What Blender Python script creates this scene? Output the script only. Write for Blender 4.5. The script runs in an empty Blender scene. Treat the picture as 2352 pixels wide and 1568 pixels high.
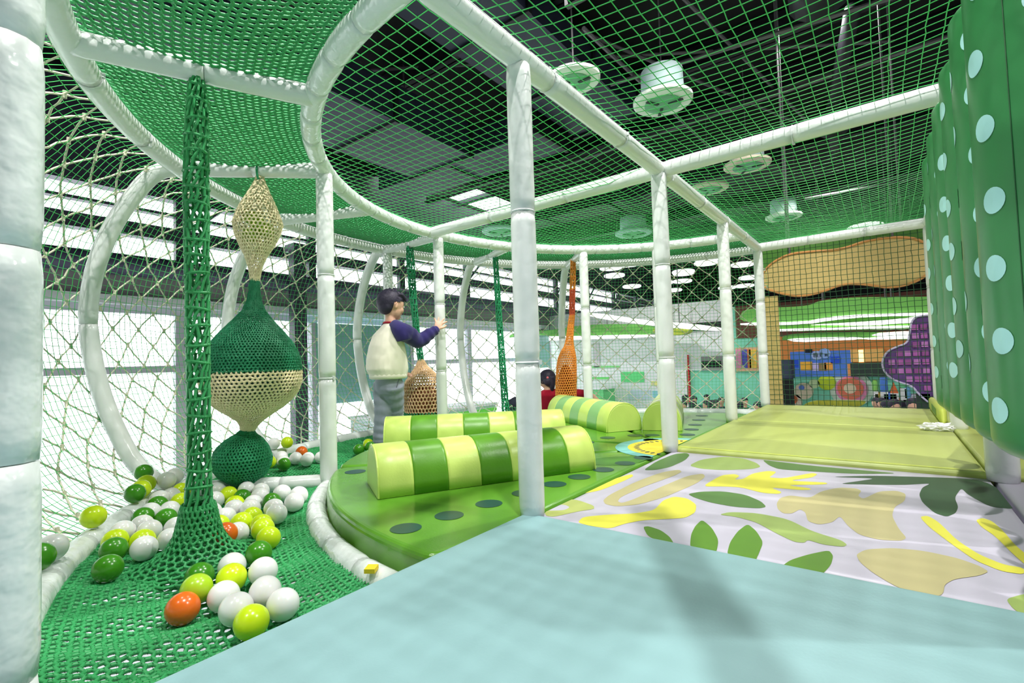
import bpy, bmesh, math, random
import numpy as np
from mathutils import Vector, Matrix, noise
random.seed(7); rng = np.random.default_rng(7)
SC = bpy.context.scene; COL = SC.collection; PI = math.pi

# ---------------------------------------------------------------- camera (a low ultra wide view from the teal landing)
CAM_R = np.array([[0.79469452, -0.04868366, -0.60505415], [0.60623156, 0.0132035, 0.79517858], [-0.03072337, -0.99872697, 0.04000632]])
FOC = 1127.085; EYE = np.array([0., 0., .52])
cd = bpy.data.cameras.new('camera'); cam = bpy.data.objects.new('camera', cd); COL.objects.link(cam)
cd.sensor_width = 36; cd.lens = FOC / 2352 * 36; cd.clip_start = .02; cd.clip_end = 200
r_, d_, f_ = CAM_R[:, 0], CAM_R[:, 1], CAM_R[:, 2]
cam.matrix_world = Matrix(((r_[0], -d_[0], -f_[0], EYE[0]), (r_[1], -d_[1], -f_[1], EYE[1]), (r_[2], -d_[2], -f_[2], EYE[2]), (0, 0, 0, 1)))
SC.camera = cam
# ---------------------------------------------------------------- sky, exposure
W = bpy.data.worlds.new('sky'); SC.world = W; W.use_nodes = True
bg = W.node_tree.nodes['Background']; bg.inputs[0].default_value = (.97, .99, 1, 1); bg.inputs[1].default_value = 3.2
SC.view_settings.view_transform = 'Standard'; SC.view_settings.look = 'None'
SC.view_settings.exposure = .15; SC.view_settings.gamma = 1; SC.view_settings.use_curve_mapping = False
cy_ = SC.cycles; cy_.max_bounces = 7; cy_.diffuse_bounces = 4; cy_.glossy_bounces = 3; cy_.transmission_bounces = 4; cy_.transparent_max_bounces = 12
cy_.use_denoising = True; cy_.caustics_reflective = False; cy_.caustics_refractive = False
LAMPS = [(-.25, .75, 4.3, 460), (-.35, 3.6, 4.3, 360), (-2.1, 3.0, 4.3, 260), (-2.4, .6, 4.3, 260), (-.4, 6.2, 4.3, 160), (-.5, 9.5, 3.6, 200), (-4.5, 10.0, 3.6, 260), (-1.3, -1.7, 4.3, 270), (2.3, 2.4, 4.3, 380)]  # last pair is added fill light, from the front and behind the rolls

# ---------------------------------------------------------------- measuring helpers: metres from the survey of the photograph
def ray(px, py): return CAM_R @ np.array([px - 1176., py - 784., FOC])
def onz(px, py, z=0.): r = ray(px, py); return EYE + r * ((z - EYE[2]) / r[2])
def onx(px, py, x): r = ray(px, py); return EYE + r * (x / r[0])
def ony(px, py, y): r = ray(px, py); return EYE + r * (y / r[1])
def dep(px, py, d): return EYE + ray(px, py) * (d / FOC)
RX, RY = -.969, 2.792            # centre of the round deck
RI, RO = 1.905, 2.635            # radius of the inner and of the outer ring
HC = 1.572                       # height of the ceiling tubes
def pol(R, deg, z=0.): a = math.radians(deg); return np.array([RX + R * math.cos(a), RY + R * math.sin(a), z])

# ---------------------------------------------------------------- materials
def lin(c): return tuple(((v / 255) / 12.92 if v / 255 <= .04045 else ((v / 255 + .055) / 1.055) ** 2.4) for v in c)
MATS = {}
def mat(name, rgb, rough=.5, spec=.5, var=.0, scale=20, bump=0., metal=0., sheen=0., emit=0., trans=0., bscale=None, coat=0., sss=0.):
    if name in MATS: return MATS[name]
    m = bpy.data.materials.new(name); m.use_nodes = True; nt = m.node_tree; b = nt.nodes['Principled BSDF']
    c = lin(rgb); b.inputs['Base Color'].default_value = (*c, 1); b.inputs['Roughness'].default_value = rough
    b.inputs['Specular IOR Level'].default_value = spec; b.inputs['Metallic'].default_value = metal
    b.inputs['Sheen Weight'].default_value = sheen; b.inputs['Coat Weight'].default_value = coat; b.inputs['Coat Roughness'].default_value = .15
    if sss: b.inputs['Subsurface Weight'].default_value = sss; b.inputs['Subsurface Scale'].default_value = .02
    if emit: b.inputs['Emission Color'].default_value = (*c, 1); b.inputs['Emission Strength'].default_value = emit
    if trans: b.inputs['Transmission Weight'].default_value = trans
    if var or bump:
        tc = nt.nodes.new('ShaderNodeTexCoord'); n = nt.nodes.new('ShaderNodeTexNoise'); n.inputs['Scale'].default_value = scale; n.inputs['Detail'].default_value = 4
        nt.links.new(tc.outputs['Object'], n.inputs['Vector'])
        if var:
            mx = nt.nodes.new('ShaderNodeMix'); mx.data_type = 'RGBA'; mx.inputs[6].default_value = (*[v * (1 - var) for v in c], 1); mx.inputs[7].default_value = (*[min(1, v * (1 + var)) for v in c], 1)
            nt.links.new(n.outputs['Fac'], mx.inputs[0]); nt.links.new(mx.outputs[2], b.inputs['Base Color'])
        if bump:
            n2 = nt.nodes.new('ShaderNodeTexNoise'); n2.inputs['Scale'].default_value = bscale or scale * 3; nt.links.new(tc.outputs['Object'], n2.inputs['Vector'])
            bp = nt.nodes.new('ShaderNodeBump'); bp.inputs['Strength'].default_value = bump; bp.inputs['Distance'].default_value = .01
            nt.links.new(n2.outputs['Fac'], bp.inputs['Height']); nt.links.new(bp.outputs[0], b.inputs['Normal'])
    MATS[name] = m; return m
FOAM = mat('white_vinyl_sleeve', (232, 234, 234), .22, .5, .03, 9, .25, bscale=22)
CLEARFOAM = mat('white_vinyl_wrap', (226, 232, 230), .16, .55, .03, 9, .45, bscale=30)
TIE = mat('cable_tie_plastic', (222, 224, 226), .35)
NETG = mat('green_net_cord', (78, 204, 108), .45, .4)
NETD = mat('backlit_green_net_cord', (16, 76, 36), .5, .4)  # net green darkened in the colour, as cord seen against the light
KNIT = mat('green_knit_cord', (56, 158, 92), .42, .5, .12, 60)
KNITD = mat('bottle_green_yarn', (24, 120, 80), .5, .4, .12, 60)
KNITB = mat('emerald_yarn', (36, 144, 96), .5, .4, .12, 50)
CREAM = mat('cream_yarn', (246, 230, 190), .6, .3, .08, 60)
PEACH = mat('peach_yarn', (232, 194, 150), .6, .3, .08, 60)
ORYARN = mat('orange_yarn', (238, 150, 62), .55, .3, .1, 60)
RUSTYARN = mat('rust_yarn', (206, 88, 56), .55, .3, .1, 60)
ROPE = mat('off_white_rope', (222, 218, 196), .7, .3, .08, 80)
TEAL = mat('pale_teal_vinyl', (138, 175, 179), .42, .45, .02, 3, .05, bscale=120)
DISC = mat('green_deck_vinyl', (96, 154, 46), .2, .5, .04, 4, .04, bscale=120)
DISCD = mat('deep_green_print', (72, 134, 40), .3, .5)
DOTD = mat('dark_teal_print', (34, 76, 70), .32, .5)
LIME = mat('lime_vinyl', (178, 190, 104), .42, .4, .03, 5, .05, bscale=120)
LIMEB = mat('bright_lime_print', (198, 210, 92), .42, .4)
WHITEM = mat('white_printed_vinyl', (194, 189, 206), .4, .45, .015, 4)
BLITE = mat('light_lime_vinyl', (204, 226, 116), .34, .45, .02, 5, .04, bscale=120)
BDARK = mat('leaf_green_vinyl', (92, 152, 32), .34, .45, .04, 5, .04, bscale=120)
BMID = mat('sage_green_vinyl', (140, 190, 120), .34, .45, .03, 5)
ROLLG = mat('roll_green_vinyl', (56, 130, 74), .3, .5, .05, 6, .06, bscale=14)
ROLLDOT = mat('pale_aqua_print', (176, 226, 226), .42, .5)

# ---------------------------------------------------------------- mesh helpers
def mesh_of(V, F, smooth=False):
    me = bpy.data.meshes.new('mesh'); V = np.asarray(V, np.float32)
    if isinstance(F, np.ndarray):
        n, k = F.shape; me.vertices.add(len(V)); me.vertices.foreach_set('co', V.ravel()); me.loops.add(n * k); me.loops.foreach_set('vertex_index', F.astype(np.int32).ravel())
        me.polygons.add(n); me.polygons.foreach_set('loop_start', np.arange(0, n * k, k, dtype=np.int32)); me.update(calc_edges=True)
    else: me.from_pydata(V.tolist(), [], F); me.update()
    if smooth: me.polygons.foreach_set('use_smooth', np.ones(len(me.polygons), bool))
    return me
def link(name, me, m, parent=None, loc=None):
    o = bpy.data.objects.new(name, me); COL.objects.link(o); me.name = name
    if m is not None and not me.materials:
        for q in (m if isinstance(m, (list, tuple)) else [m]): me.materials.append(q)
    if parent is not None:
        o.parent = parent
        o.matrix_parent_inverse = Matrix.Translation(-parent.location)
    if loc is not None: o.location = loc
    return o
def obj(name, V, F, m, parent=None, smooth=False): return link(name, mesh_of(V, F, smooth), m, parent)
def tag(o, label, cat, group=None, kind=None):
    o['label'] = label; o['category'] = cat
    if group: o['group'] = group
    if kind: o['kind'] = kind
    return o
def thing(name, loc, label, cat, group=None):
    o = bpy.data.objects.new(name, None); COL.objects.link(o); o.location = [float(v) for v in loc]; o.empty_display_size = .05
    return tag(o, label, cat, group)
def struct(name, V, F, m, parent=None, smooth=False):
    o = obj(name, V, F, m, parent, smooth)
    if parent is None: o['kind'] = 'structure'
    return o
def box(c, s, rz=0.):
    x, y, z = [v / 2 for v in s]; V = np.array([[a, b, d] for a in (-x, x) for b in (-y, y) for d in (-z, z)])
    if rz: ca, sa = math.cos(rz), math.sin(rz); V = V @ np.array([[ca, sa, 0], [-sa, ca, 0], [0, 0, 1]])
    return V + np.array(c), [(0, 1, 3, 2), (4, 6, 7, 5), (0, 4, 5, 1), (2, 3, 7, 6), (0, 2, 6, 4), (1, 5, 7, 3)]
def boxr(lo, hi): lo = np.array(lo, float); hi = np.array(hi, float); return box((lo + hi) / 2, hi - lo)
def join(*vf):
    V, F, n = [], [], 0
    for v, f in vf:
        V.append(np.asarray(v)); F += [tuple(int(i) + n for i in q) for q in f]; n += len(v)
    return np.concatenate(V), F
def bevel_box(name, c, s, bev, m, parent=None, seg=2, rz=0.):
    bm = bmesh.new(); V, F = box((0, 0, 0), s); vs = [bm.verts.new(v) for v in V]; [bm.faces.new([vs[i] for i in f]) for f in F]
    bmesh.ops.recalc_face_normals(bm, faces=bm.faces); bmesh.ops.bevel(bm, geom=bm.edges[:], offset=bev, segments=seg, affect='EDGES', profile=.5)
    bmesh.ops.transform(bm, matrix=Matrix.Translation(Vector([float(q) for q in c])) @ Matrix.Rotation(rz, 4, 'Z'), verts=bm.verts)
    me = bpy.data.meshes.new(name); bm.to_mesh(me); bm.free(); me.polygons.foreach_set('use_smooth', np.ones(len(me.polygons), bool))
    o = link(name, me, m, parent); return o
def frames(P, closed=False):
    P = np.asarray(P, float); T = np.gradient(P, axis=0)
    if closed: T = np.roll(P, -1, 0) - np.roll(P, 1, 0)
    T /= np.linalg.norm(T, axis=1)[:, None] + 1e-12
    u = np.array([0, 0, 1.]) if abs(T[0][2]) < .9 else np.array([1., 0, 0])
    N = []
    for t in T:
        u = u - t * (u @ t); u /= np.linalg.norm(u) + 1e-12; N.append(u)
    N = np.array(N); return T, N, np.cross(T, N)
def tube(P, r, n=12, caps=True, closed=False, sq=1., twist=None):
    P = np.asarray(P, float); K = len(P); r = np.broadcast_to(np.asarray(r, float), (K,)) if np.ndim(r) < 2 else r
    T, N, B = frames(P, closed); a = np.arange(n) * 2 * PI / n
    ring = np.cos(a)[None, :, None] * N[:, None, :] + sq * np.sin(a)[None, :, None] * B[:, None, :]
    V = (P[:, None, :] + (r[:, None, None] if r.ndim == 1 else r[:, :, None]) * ring).reshape(-1, 3); F = []
    for k in range(K if closed else K - 1):
        k2 = (k + 1) % K
        for i in range(n): j = (i + 1) % n; F.append((k * n + i, k * n + j, k2 * n + j, k2 * n + i))
    if caps and not closed: F.append(tuple(range(n - 1, -1, -1))); F.append(tuple((K - 1) * n + i for i in range(n)))
    return V, F
def strands(A, B, r, n=3):
    """one open n-sided cord per pair of points, all in one mesh (numpy)"""
    A = np.asarray(A, float); B = np.asarray(B, float); D = B - A; L = np.linalg.norm(D, axis=1); k = L > 1e-6; A, B, D, L = A[k], B[k], D[k], L[k]; D /= L[:, None]
    ref = np.where(np.abs(D[:, 2:3]) < .9, np.array([[0, 0, 1.]]), np.array([[1., 0, 0]])); N = np.cross(D, ref); N /= np.linalg.norm(N, axis=1)[:, None]; M = np.cross(D, N)
    r = np.broadcast_to(np.asarray(r, float), k.shape)[k][:, None, None]
    a = np.arange(n) * 2 * PI / n; ring = (np.cos(a)[None, :, None] * N[:, None, :] + np.sin(a)[None, :, None] * M[:, None, :]) * r
    V = np.concatenate([(A - D * r[:, 0] * .6)[:, None, :] + ring, (B + D * r[:, 0] * .6)[:, None, :] + ring], 1)
    base = np.arange(len(A))[:, None] * 2 * n; F = np.concatenate([base + np.array([[i, (i + 1) % n, n + (i + 1) % n, n + i]]) for i in range(n)], 0)
    return V.reshape(-1, 3), F
def lathe(prof, n=24, c=(0, 0, 0)):
    prof = np.asarray(prof, float); P = np.array([[c[0] + (q[2] if len(q) > 2 else 0), c[1] + (q[3] if len(q) > 3 else 0), c[2] + q[1]] for q in prof]); a = np.arange(n) * 2 * PI / n
    V = (P[:, None, :] + prof[:, 0][:, None, None] * np.stack([np.cos(a), np.sin(a), 0 * a], 1)[None]).reshape(-1, 3); F = []
    for k in range(len(P) - 1):
        for i in range(n): j = (i + 1) % n; F.append((k * n + i, k * n + j, (k + 1) * n + j, (k + 1) * n + i))
    F.append(tuple(range(n - 1, -1, -1))); F.append(tuple((len(P) - 1) * n + i for i in range(n)))
    return V, F
def smooth_poly(p, it=2, r=.25):
    p = np.asarray(p, float)
    for _ in range(it): q = np.roll(p, -1, 0); p = np.stack([p * (1 - r) + q * r, p * r + q * (1 - r)], 1).reshape(-1, p.shape[1])
    return p
def slab(outline, z0, z1, bev=.02):
    """upholstered mat: outline (counter-clockwise) extruded from z0 to z1 with a rounded top edge"""
    p = np.asarray(outline, float); n = len(p); e1 = p - np.roll(p, 1, 0); e2 = np.roll(p, -1, 0) - p
    nn = lambda e: np.stack([-e[:, 1], e[:, 0]], 1) / (np.linalg.norm(e, axis=1)[:, None] + 1e-9)
    n1, n2 = nn(e1), nn(e2); m = n1 + n2; m /= (1 + (n1 * n2).sum(1))[:, None]
    V, F = [], []; lv = [(0, z0)] + [(bev * (1 - math.cos(t)), z1 - bev * (1 - math.sin(t))) for t in np.linspace(0, PI / 2, 5)]
    for off, z in lv:
        q = p + m * off; V += [(a, b, z) for a, b in q]
    for k in range(len(lv) - 1):
        for i in range(n): j = (i + 1) % n; F.append((k * n + i, k * n + j, (k + 1) * n + j, (k + 1) * n + i))
    F.append(tuple((len(lv) - 1) * n + i for i in range(n))); F.append(tuple(range(n - 1, -1, -1)))
    return np.array(V), F
def flat(poly, z): return np.array([(x, y, z) for x, y in poly]), [tuple(range(len(poly)))]
def remesh(parts, vox, name, m, parent=None, smooth_it=3, keep=None):
    V, F = join(*parts); me = mesh_of(V, F); o = bpy.data.objects.new('tmp', me); COL.objects.link(o)
    md = o.modifiers.new('r', 'REMESH'); md.mode = 'VOXEL'; md.voxel_size = vox; md.use_smooth_shade = True
    if smooth_it: s = o.modifiers.new('s', 'SMOOTH'); s.iterations = smooth_it; s.factor = .5
    me2 = bpy.data.meshes.new_from_object(o.evaluated_get(bpy.context.evaluated_depsgraph_get())); bpy.data.objects.remove(o); bpy.data.meshes.remove(me)
    me2.materials.clear(); me2.polygons.foreach_set('use_smooth', np.ones(len(me2.polygons), bool))
    return link(name, me2, m, parent)
def arc(R, a0, a1, z, n): return np.array([pol(R, a, z) for a in np.linspace(a0, a1, n)])
def dup(root, label=None):
    r = root.copy(); COL.objects.link(r)
    for ch in root.children:
        c = ch.copy(); COL.objects.link(c); c.parent = r
        for g in ch.children: d = g.copy(); COL.objects.link(d); d.parent = c
    if label: r['label'] = label
    return r
# ================================================================ the hall around the play frame
FZ = -1.8; CZ = 4.6; XF = -8.5; YB = 13.
M_floor = mat('pale_terrazzo', (226, 230, 232), .25, .5, .04, 2)
M_ceil = mat('black_ceiling_paint', (11, 11, 13), .75, .3, .1, 3)
M_duct = mat('slate_duct_metal', (40, 42, 62), .5, .4, .1, 2)
M_duct2 = mat('charcoal_duct_metal', (24, 24, 30), .5, .4, .1, 2)
M_pipe = mat('grey_pipe_paint', (96, 92, 96), .45)
M_mull = mat('grey_window_frame', (206, 206, 216), .4)
M_dark = mat('glare_paled_steel_frame', (66, 62, 80), .45)  # steel tone lightened in the colour to imitate window glare
M_fasc = mat('glare_paled_fascia', (152, 146, 150), .55, .4, .05, 2)  # fascia is darker in itself; veiling glare is mixed into this grey
M_white = mat('white_wall_paint', (240, 242, 244), .6, .3)
M_aqua = mat('aqua_frosted_panel', (148, 196, 196), .35)
M_mint = mat('mint_wall_paint', (140, 224, 196), .6, .3)
M_oran = mat('orange_wall_paint', (226, 142, 74), .6, .3, .1, 3)
M_brown = mat('brown_soffit_board', (104, 62, 52), .6, .3, .1, 6)
M_blue = mat('blue_wall_paint', (84, 130, 226), .55, .3)
M_blued = mat('deep_blue_paint', (38, 88, 214), .55, .3)
M_grn = mat('bright_green_board', (112, 178, 84), .5, .3)
M_grnd = mat('grass_green_board', (92, 152, 58), .5, .3)
M_led = mat('white_light_strip', (255, 255, 250), .5, emit=1.4)
M_glow = mat('warm_lit_shelf', (255, 226, 150), .5, emit=1.6)
M_char = mat('charcoal_board', (44, 58, 54), .6)
def coloured(rgb): return mat('paint_%02x%02x%02x' % rgb, rgb, .55, .3)

struct('floor', *boxr((-12, -7, FZ - .1), (6.5, 26, FZ)), M_floor)
# ceiling in bays, with a strip of skylight left open beside the window wall
for lo, hi in (((-7.5, -7, CZ), (6.5, 26, CZ + .1)), ((-12, -7, CZ), (-7.5, 6.6, CZ + .1)), ((-12, 11.2, CZ), (-7.5, 26, CZ + .1)), ((-12, 6.6, CZ), (-8.6, 11.2, CZ + .1))):
    struct('ceiling', *boxr(lo, hi), M_ceil)
for y in (7.4, 8.5, 9.2, 10.3): struct('trim_1', *boxr((-8.6, y, CZ), (-7.5, y + .14, CZ + .1)), M_dark)
struct('wall_front', *boxr((-8.4, -7.1, FZ), (6.4, -7, CZ)), M_white); struct('wall_right', *boxr((6.4, -7, FZ), (6.5, 26, CZ)), M_white)
# window wall along x = XF: bands of glass between a fascia, beams and frames
GL = bpy.data.materials.new('clear_glass'); GL.use_nodes = True
nt = GL.node_tree; nt.nodes.clear(); o_ = nt.nodes.new('ShaderNodeOutputMaterial'); mx = nt.nodes.new('ShaderNodeMixShader'); t_ = nt.nodes.new('ShaderNodeBsdfTransparent'); g_ = nt.nodes.new('ShaderNodeBsdfGlossy')
g_.inputs['Roughness'].default_value = .02; t_.inputs[0].default_value = (.97, .99, 1, 1); mx.inputs[0].default_value = .05
nt.links.new(t_.outputs[0], mx.inputs[1]); nt.links.new(g_.outputs[0], mx.inputs[2]); nt.links.new(mx.outputs[0], o_.inputs[0])
Y0, Y1 = -6.8, 25.5
def xband(name, z0, z1, m, x0=XF - .1, x1=XF + .1, y0=Y0, y1=Y1): return struct(name, *boxr((x0, y0, z0), (x1, y1, z1)), m)
wl = xband('wall_left', 3.15, CZ, M_dark, XF - .3, XF - .1)
for z0, z1, m, x1 in ((1.36, 1.47, M_mull, .06), (1.47, 1.59, M_white, .2), (1.59, 1.93, M_fasc, .12), (2.47, 2.66, M_dark, .1), (.51, .61, M_mull, .06), (FZ, FZ + .2, M_white, .1), (2.86, 2.9, M_dark, .03)):
    obj('frame_rail', *boxr((XF - .1, Y0, z0), (XF + x1, Y1, z1)), m, wl)
for y in np.arange(-6.0, 25, 2.15):
    obj('mullion', *boxr((XF - .06, y + .19, FZ), (XF + .05, y + .34, 1.36)), M_mull, wl); obj('mullion', *boxr((XF - .06, y + .2, 1.93), (XF + .05, y + .34, 3.15)), M_dark, wl)
    obj('glass_pane', *boxr((XF - .02, y + .34, FZ + .2), (XF - .01, y + 2.34, 1.36)), GL, wl); obj('glass_pane', *boxr((XF - .02, y + .34, 1.93), (XF - .01, y + 2.34, 3.15)), GL, wl)
    obj('diagonal_brace', *tube([(XF - .05, y + .4, 2.66), (XF - .05, y + .9, 3.15)], .03, 6), M_dark, wl)
dk = thing('steel_upright', (XF + .55, 4.44, FZ), 'dark steel upright against the bright window wall, behind the knitted ball string', 'upright')
obj('shaft', *boxr((XF + .46, 4.33, FZ), (XF + .64, 4.55, 2.6)), M_dark, dk); obj('flange', *boxr((XF + .4, 4.3, 2.5), (XF + .7, 4.58, 2.62)), M_dark, dk)
V, F = tube([(XF + .2, -6, 2.0), (XF + .2, 25, 2.05)], .15, 14)
tag(obj('window_wall_duct', V, F, mat('glare_paled_duct', (84, 80, 106), .45), smooth=True), 'long round air duct, violet paled for window glare, running above the fascia of the window wall', 'duct')  # duct colour paled to imitate glare from the windows
for y0, y1, z0, z1, lb in ((4.75, 7.0, -.15, 1.3, 'wide pale aqua frosted screen by the window wall, behind the boy'), (11.2, 12.4, .3, 1.25, 'small pale aqua frosted screen farther along the window wall')):
    t = thing('frosted_screen', (XF + .5, (y0 + y1) / 2, FZ), lb, 'screen'); obj('panel', *boxr((XF + .45, y0, z0), (XF + .49, y1, z1)), M_aqua, t)
    for y in (y0, y1): obj('upright', *boxr((XF + .43, y - .04, FZ), (XF + .51, y + .04, z1)), M_mull, t)
struct('wall_far', *boxr((-12, 25.6, 1.2), (6.5, 25.7, CZ)), M_ceil); struct('wall_far', *boxr((-12, 25.6, FZ), (6.5, 25.7, 1.2)), M_white)
k = 0
for yy in (13.8, 15.2, 16.8, 18.6, 20.6):
    for xx in (-7.0, -5.4, -3.8, -2.0, .2):
        k += 1; xq, yq = xx + .5 * math.sin(k * 2.1), yy + .5 * math.cos(k * 1.7); t = thing('round_ceiling_light', (xq, yq, 3.3), '%s round light from the window wall, in the %s row beyond the mint wall' % (('first', 'second', 'third', 'fourth', 'fifth')[(k - 1) % 5], ('nearest', 'second', 'middle', 'fourth', 'farthest')[(k - 1) // 5]), 'lamp', 'far round ceiling lights')
        obj('diffuser', *lathe([(.3, -.02), (.34, 0), (.34, .05), (.3, .07)], 20, (xq, yq, 3.3 - .05 * (k % 4))), mat('round_light_diffuser', (255, 255, 255), .4, emit=1.6), t); obj('cable', *tube([(xq, yq, 3.35), (xq, yq, CZ)], .01, 5), M_pipe, t)
# low furniture and counters seen pale through the nets
def lowbox(name, lo, hi, rgb, label, cat, extra=()):
    t = thing(name, ((lo[0] + hi[0]) / 2, (lo[1] + hi[1]) / 2, lo[2]), label, cat); obj('body', *boxr(lo, hi), coloured(rgb), t)
    obj('top', *boxr((lo[0] - .03, lo[1] - .03, hi[2]), (hi[0] + .03, hi[1] + .03, hi[2] + .05)), M_white, t)
    for e in extra: obj(e[0], *boxr(e[1], e[2]), coloured(e[3]), t)
    return t
lowbox('reception_counter', (-7.6, 5.2, FZ), (-6.9, 8.4, -.42), (214, 226, 230), 'long pale counter with two green stripes by the window wall', 'counter', (('green_stripe', (-6.9, 5.2, -.55), (-6.87, 8.4, -.48), (122, 232, 80)), ('green_stripe', (-6.9, 5.2, -.95), (-6.87, 8.4, -.88), (122, 232, 80))))
lowbox('planter_box', (-6.9, 12.0, FZ), (-6.1, 12.7, -.32), (120, 214, 140), 'green square box unit with a white top, beyond the orange knitted rope', 'cabinet')
lowbox('yellow_cabinet', (-6.6, 9.3, FZ), (-6.1, 9.9, -.62), (240, 232, 140), 'low yellow cabinet with a white top, beyond the orange knitted rope', 'cabinet')
lowbox('blue_cabinet', (-6.2, 10.5, FZ), (-5.6, 11.1, -.72), (150, 210, 230), 'low pale blue cabinet beside the yellow one', 'cabinet')
lowbox('yellow_bench', (-5.6, 3.2, FZ), (-5.1, 4.6, -1.05), (248, 236, 140), 'low yellow bench on the hall floor, seen over the small group of balls', 'bench')
# ---------------------------------------------------------------- far wall with its painted panels
wb = struct('wall_back', *boxr((-8.4, YB, FZ), (6.4, YB + .1, 1.7)), M_mint)
def bpan(name, x0, x1, z0, z1, m, d=.03, parent=None): return obj(name, *boxr((x0, YB - d, z0), (x1, YB - .001, z1)), m, parent or wb)
def q(px, py, y=YB): v = ony(px, py, y); return v[0], v[2]
bpan('brown_panel', q(1690, 735)[0], 2.5, q(1800, 772)[1], 1.7, M_brown); bpan('orange_panel', q(1790, 770)[0], 2.5, q(1990, 862)[1], q(1900, 768)[1], M_oran, .04)
bpan('blue_panel', q(1815, 800)[0], q(1955, 800)[0], q(1880, 864)[1], q(1880, 806)[1], M_blue, .06)
bpan('white_panel', -8.4, q(1668, 800)[0], q(1600, 850)[1], 1.9, M_white, .04); bpan('grey_panel', q(1612, 840)[0], q(1664, 840)[0], q(1640, 850)[1], q(1640, 818)[1], M_fasc, .06)
bpan('dark_screen', q(1614, 840)[0], q(1658, 840)[0], q(1640, 843)[1], q(1640, 829)[1], coloured((24, 30, 36)), .08)
bpan('dark_beam', -8.4, q(1665, 740)[0], q(1600, 760)[1], q(1600, 742)[1], M_duct2, .1); bpan('peach_panel', q(1690, 800)[0], q(1745, 800)[0], q(1710, 852)[1], q(1710, 798)[1], coloured((246, 196, 160)), .05)
for px, w, rgb in ((1698, 5, (236, 150, 190)), (1712, 5, (92, 84, 190)), (1731, 7, (250, 204, 90)), (1722, 3, (226, 120, 70))):
    a, b = q(px - w, 845), q(px + w, 802); bpan('painted_tower', a[0], b[0], a[1], b[1], coloured(rgb), .07)
bpan('white_lower_panel', -8.4, q(1580, 900)[0], FZ, q(1560, 850)[1], M_white, .05); bpan('red_pole', q(1583, 880)[0], q(1586, 880)[0], FZ, q(1584, 815)[1], coloured((222, 40, 60)), .09)
for px, py, w, h, rgb in ((1455, 865, 26, 12, (110, 226, 140)), (1375, 868, 26, 2.5, (120, 230, 120)), (1392, 842, 34, 2.2, (120, 220, 120)), (1505, 880, 7, 5, (240, 236, 150)), (1508, 905, 7, 8, (160, 220, 234)), (1470, 905, 26, 10, (214, 226, 240)), (1395, 905, 9, 10, (246, 240, 130)), (1396, 925, 9, 8, (150, 210, 226)), (1372, 815, 6, 28, (214, 208, 214))):
    a, b = q(px - w, py + h), q(px + w, py - h); bpan('graphic_panel', a[0], b[0], a[1], b[1], coloured(rgb), .07)
def disc(name, px, py, rpx, rgb, d, parent=wb):
    x, z = q(px, py, YB - d); r = rpx * 10.6 / FOC; n = 28
    V = [(x + r * math.cos(t), YB - d, z + r * math.sin(t)) for t in np.arange(n) * 2 * PI / n] + [(x + r * math.cos(t), YB - .002, z + r * math.sin(t)) for t in np.arange(n) * 2 * PI / n]
    F = [tuple(range(n))] + [(i, n + i, n + (i + 1) % n, (i + 1) % n) for i in range(n)]
    return obj(name, V, F, coloured(rgb), parent)
disc('pink_ring_disc', 1954, 893, 42, (214, 232, 214), .03); disc('pink_ring_disc', 1955, 894, 31, (240, 148, 190), .05); disc('pink_ring_disc', 1953, 892, 25, (240, 128, 100), .06); disc('pink_ring_disc', 1952, 892, 12, (252, 226, 196), .07)
disc('lime_disc', 1899, 878, 18, (196, 218, 52), .05); disc('pale_disc', 1870, 881, 11, (222, 242, 190), .05); disc('cream_disc', 1846, 898, 20, (244, 226, 200), .05); disc('blue_dot', 1841, 890, 6, (110, 140, 226), .06)
disc('red_cream_disc', 1822, 922, 19, (250, 232, 212), .05); disc('red_dot', 1820, 917, 11, (238, 106, 66), .06); disc('sign_disc', 1894, 811, 12, (150, 182, 244), .075); disc('sign_disc', 1876, 816, 11, (178, 196, 244), .074)
for px, w, py, h, rgb in ((1853, 13, 840, 10, (248, 186, 72)), (1873, 7, 842, 9, (206, 190, 240)), (1890, 8, 842, 9, (160, 134, 90)), (1904, 9, 841, 9, (240, 164, 74)), (1920, 11, 826, 8, (40, 84, 214)), (1951, 3, 849, 14, (238, 162, 100)), (1827, 7, 834, 9, (44, 84, 214)), (1858, 8, 806, 4, (28, 36, 44))):
    a, b = q(px - w, py + h), q(px + w, py - h); bpan('graphic_panel', a[0], b[0], a[1], b[1], coloured(rgb), .07)
# dark lettering on the two pale sign discs (two short characters each built of strokes)
def strokes(px, py, s, segs, parent):
    vf = []
    for x0, y0, x1, y1 in segs:
        a, b = q(px + x0 * s - .35, py + y1 * s + .35, YB - .09), q(px + x1 * s + .35, py + y0 * s - .35, YB - .09); vf.append(boxr((a[0], YB - .095, a[1]), (b[0], YB - .08, b[1])))
    obj('sign_character', *join(*vf), coloured((16, 34, 52)), parent)
strokes(1873, 815, 4, [(-1, -1, 1, -1), (-1, -1, -1, 1), (1, -1, 1, 1), (-1, 1, 1, 1), (-.3, -1, -.3, .3), (.3, -1, .3, .3)], wb)
strokes(1888, 814, 4, [(-1, -1, -1, 1), (-1, -1, .2, -1), (-1, 0, .2, 0), (-1, 1, .2, 1)], wb); strokes(1898, 815, 3, [(-1, -.6, .6, -.6), (-1, -.6, -1, 1), (.6, -.6, .6, 1), (-1, .2, .6, .2)], wb)
a, b = q(1955, 862), q(2024, 832); bpan('charcoal_board', a[0], b[0] + .6, a[1] - .02, b[1], M_char, .12); a, b = q(1955, 831), q(2030, 800); bpan('warm_shelf', a[0], b[0], a[1], b[1], coloured((248, 190, 110)), .09)
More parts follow.
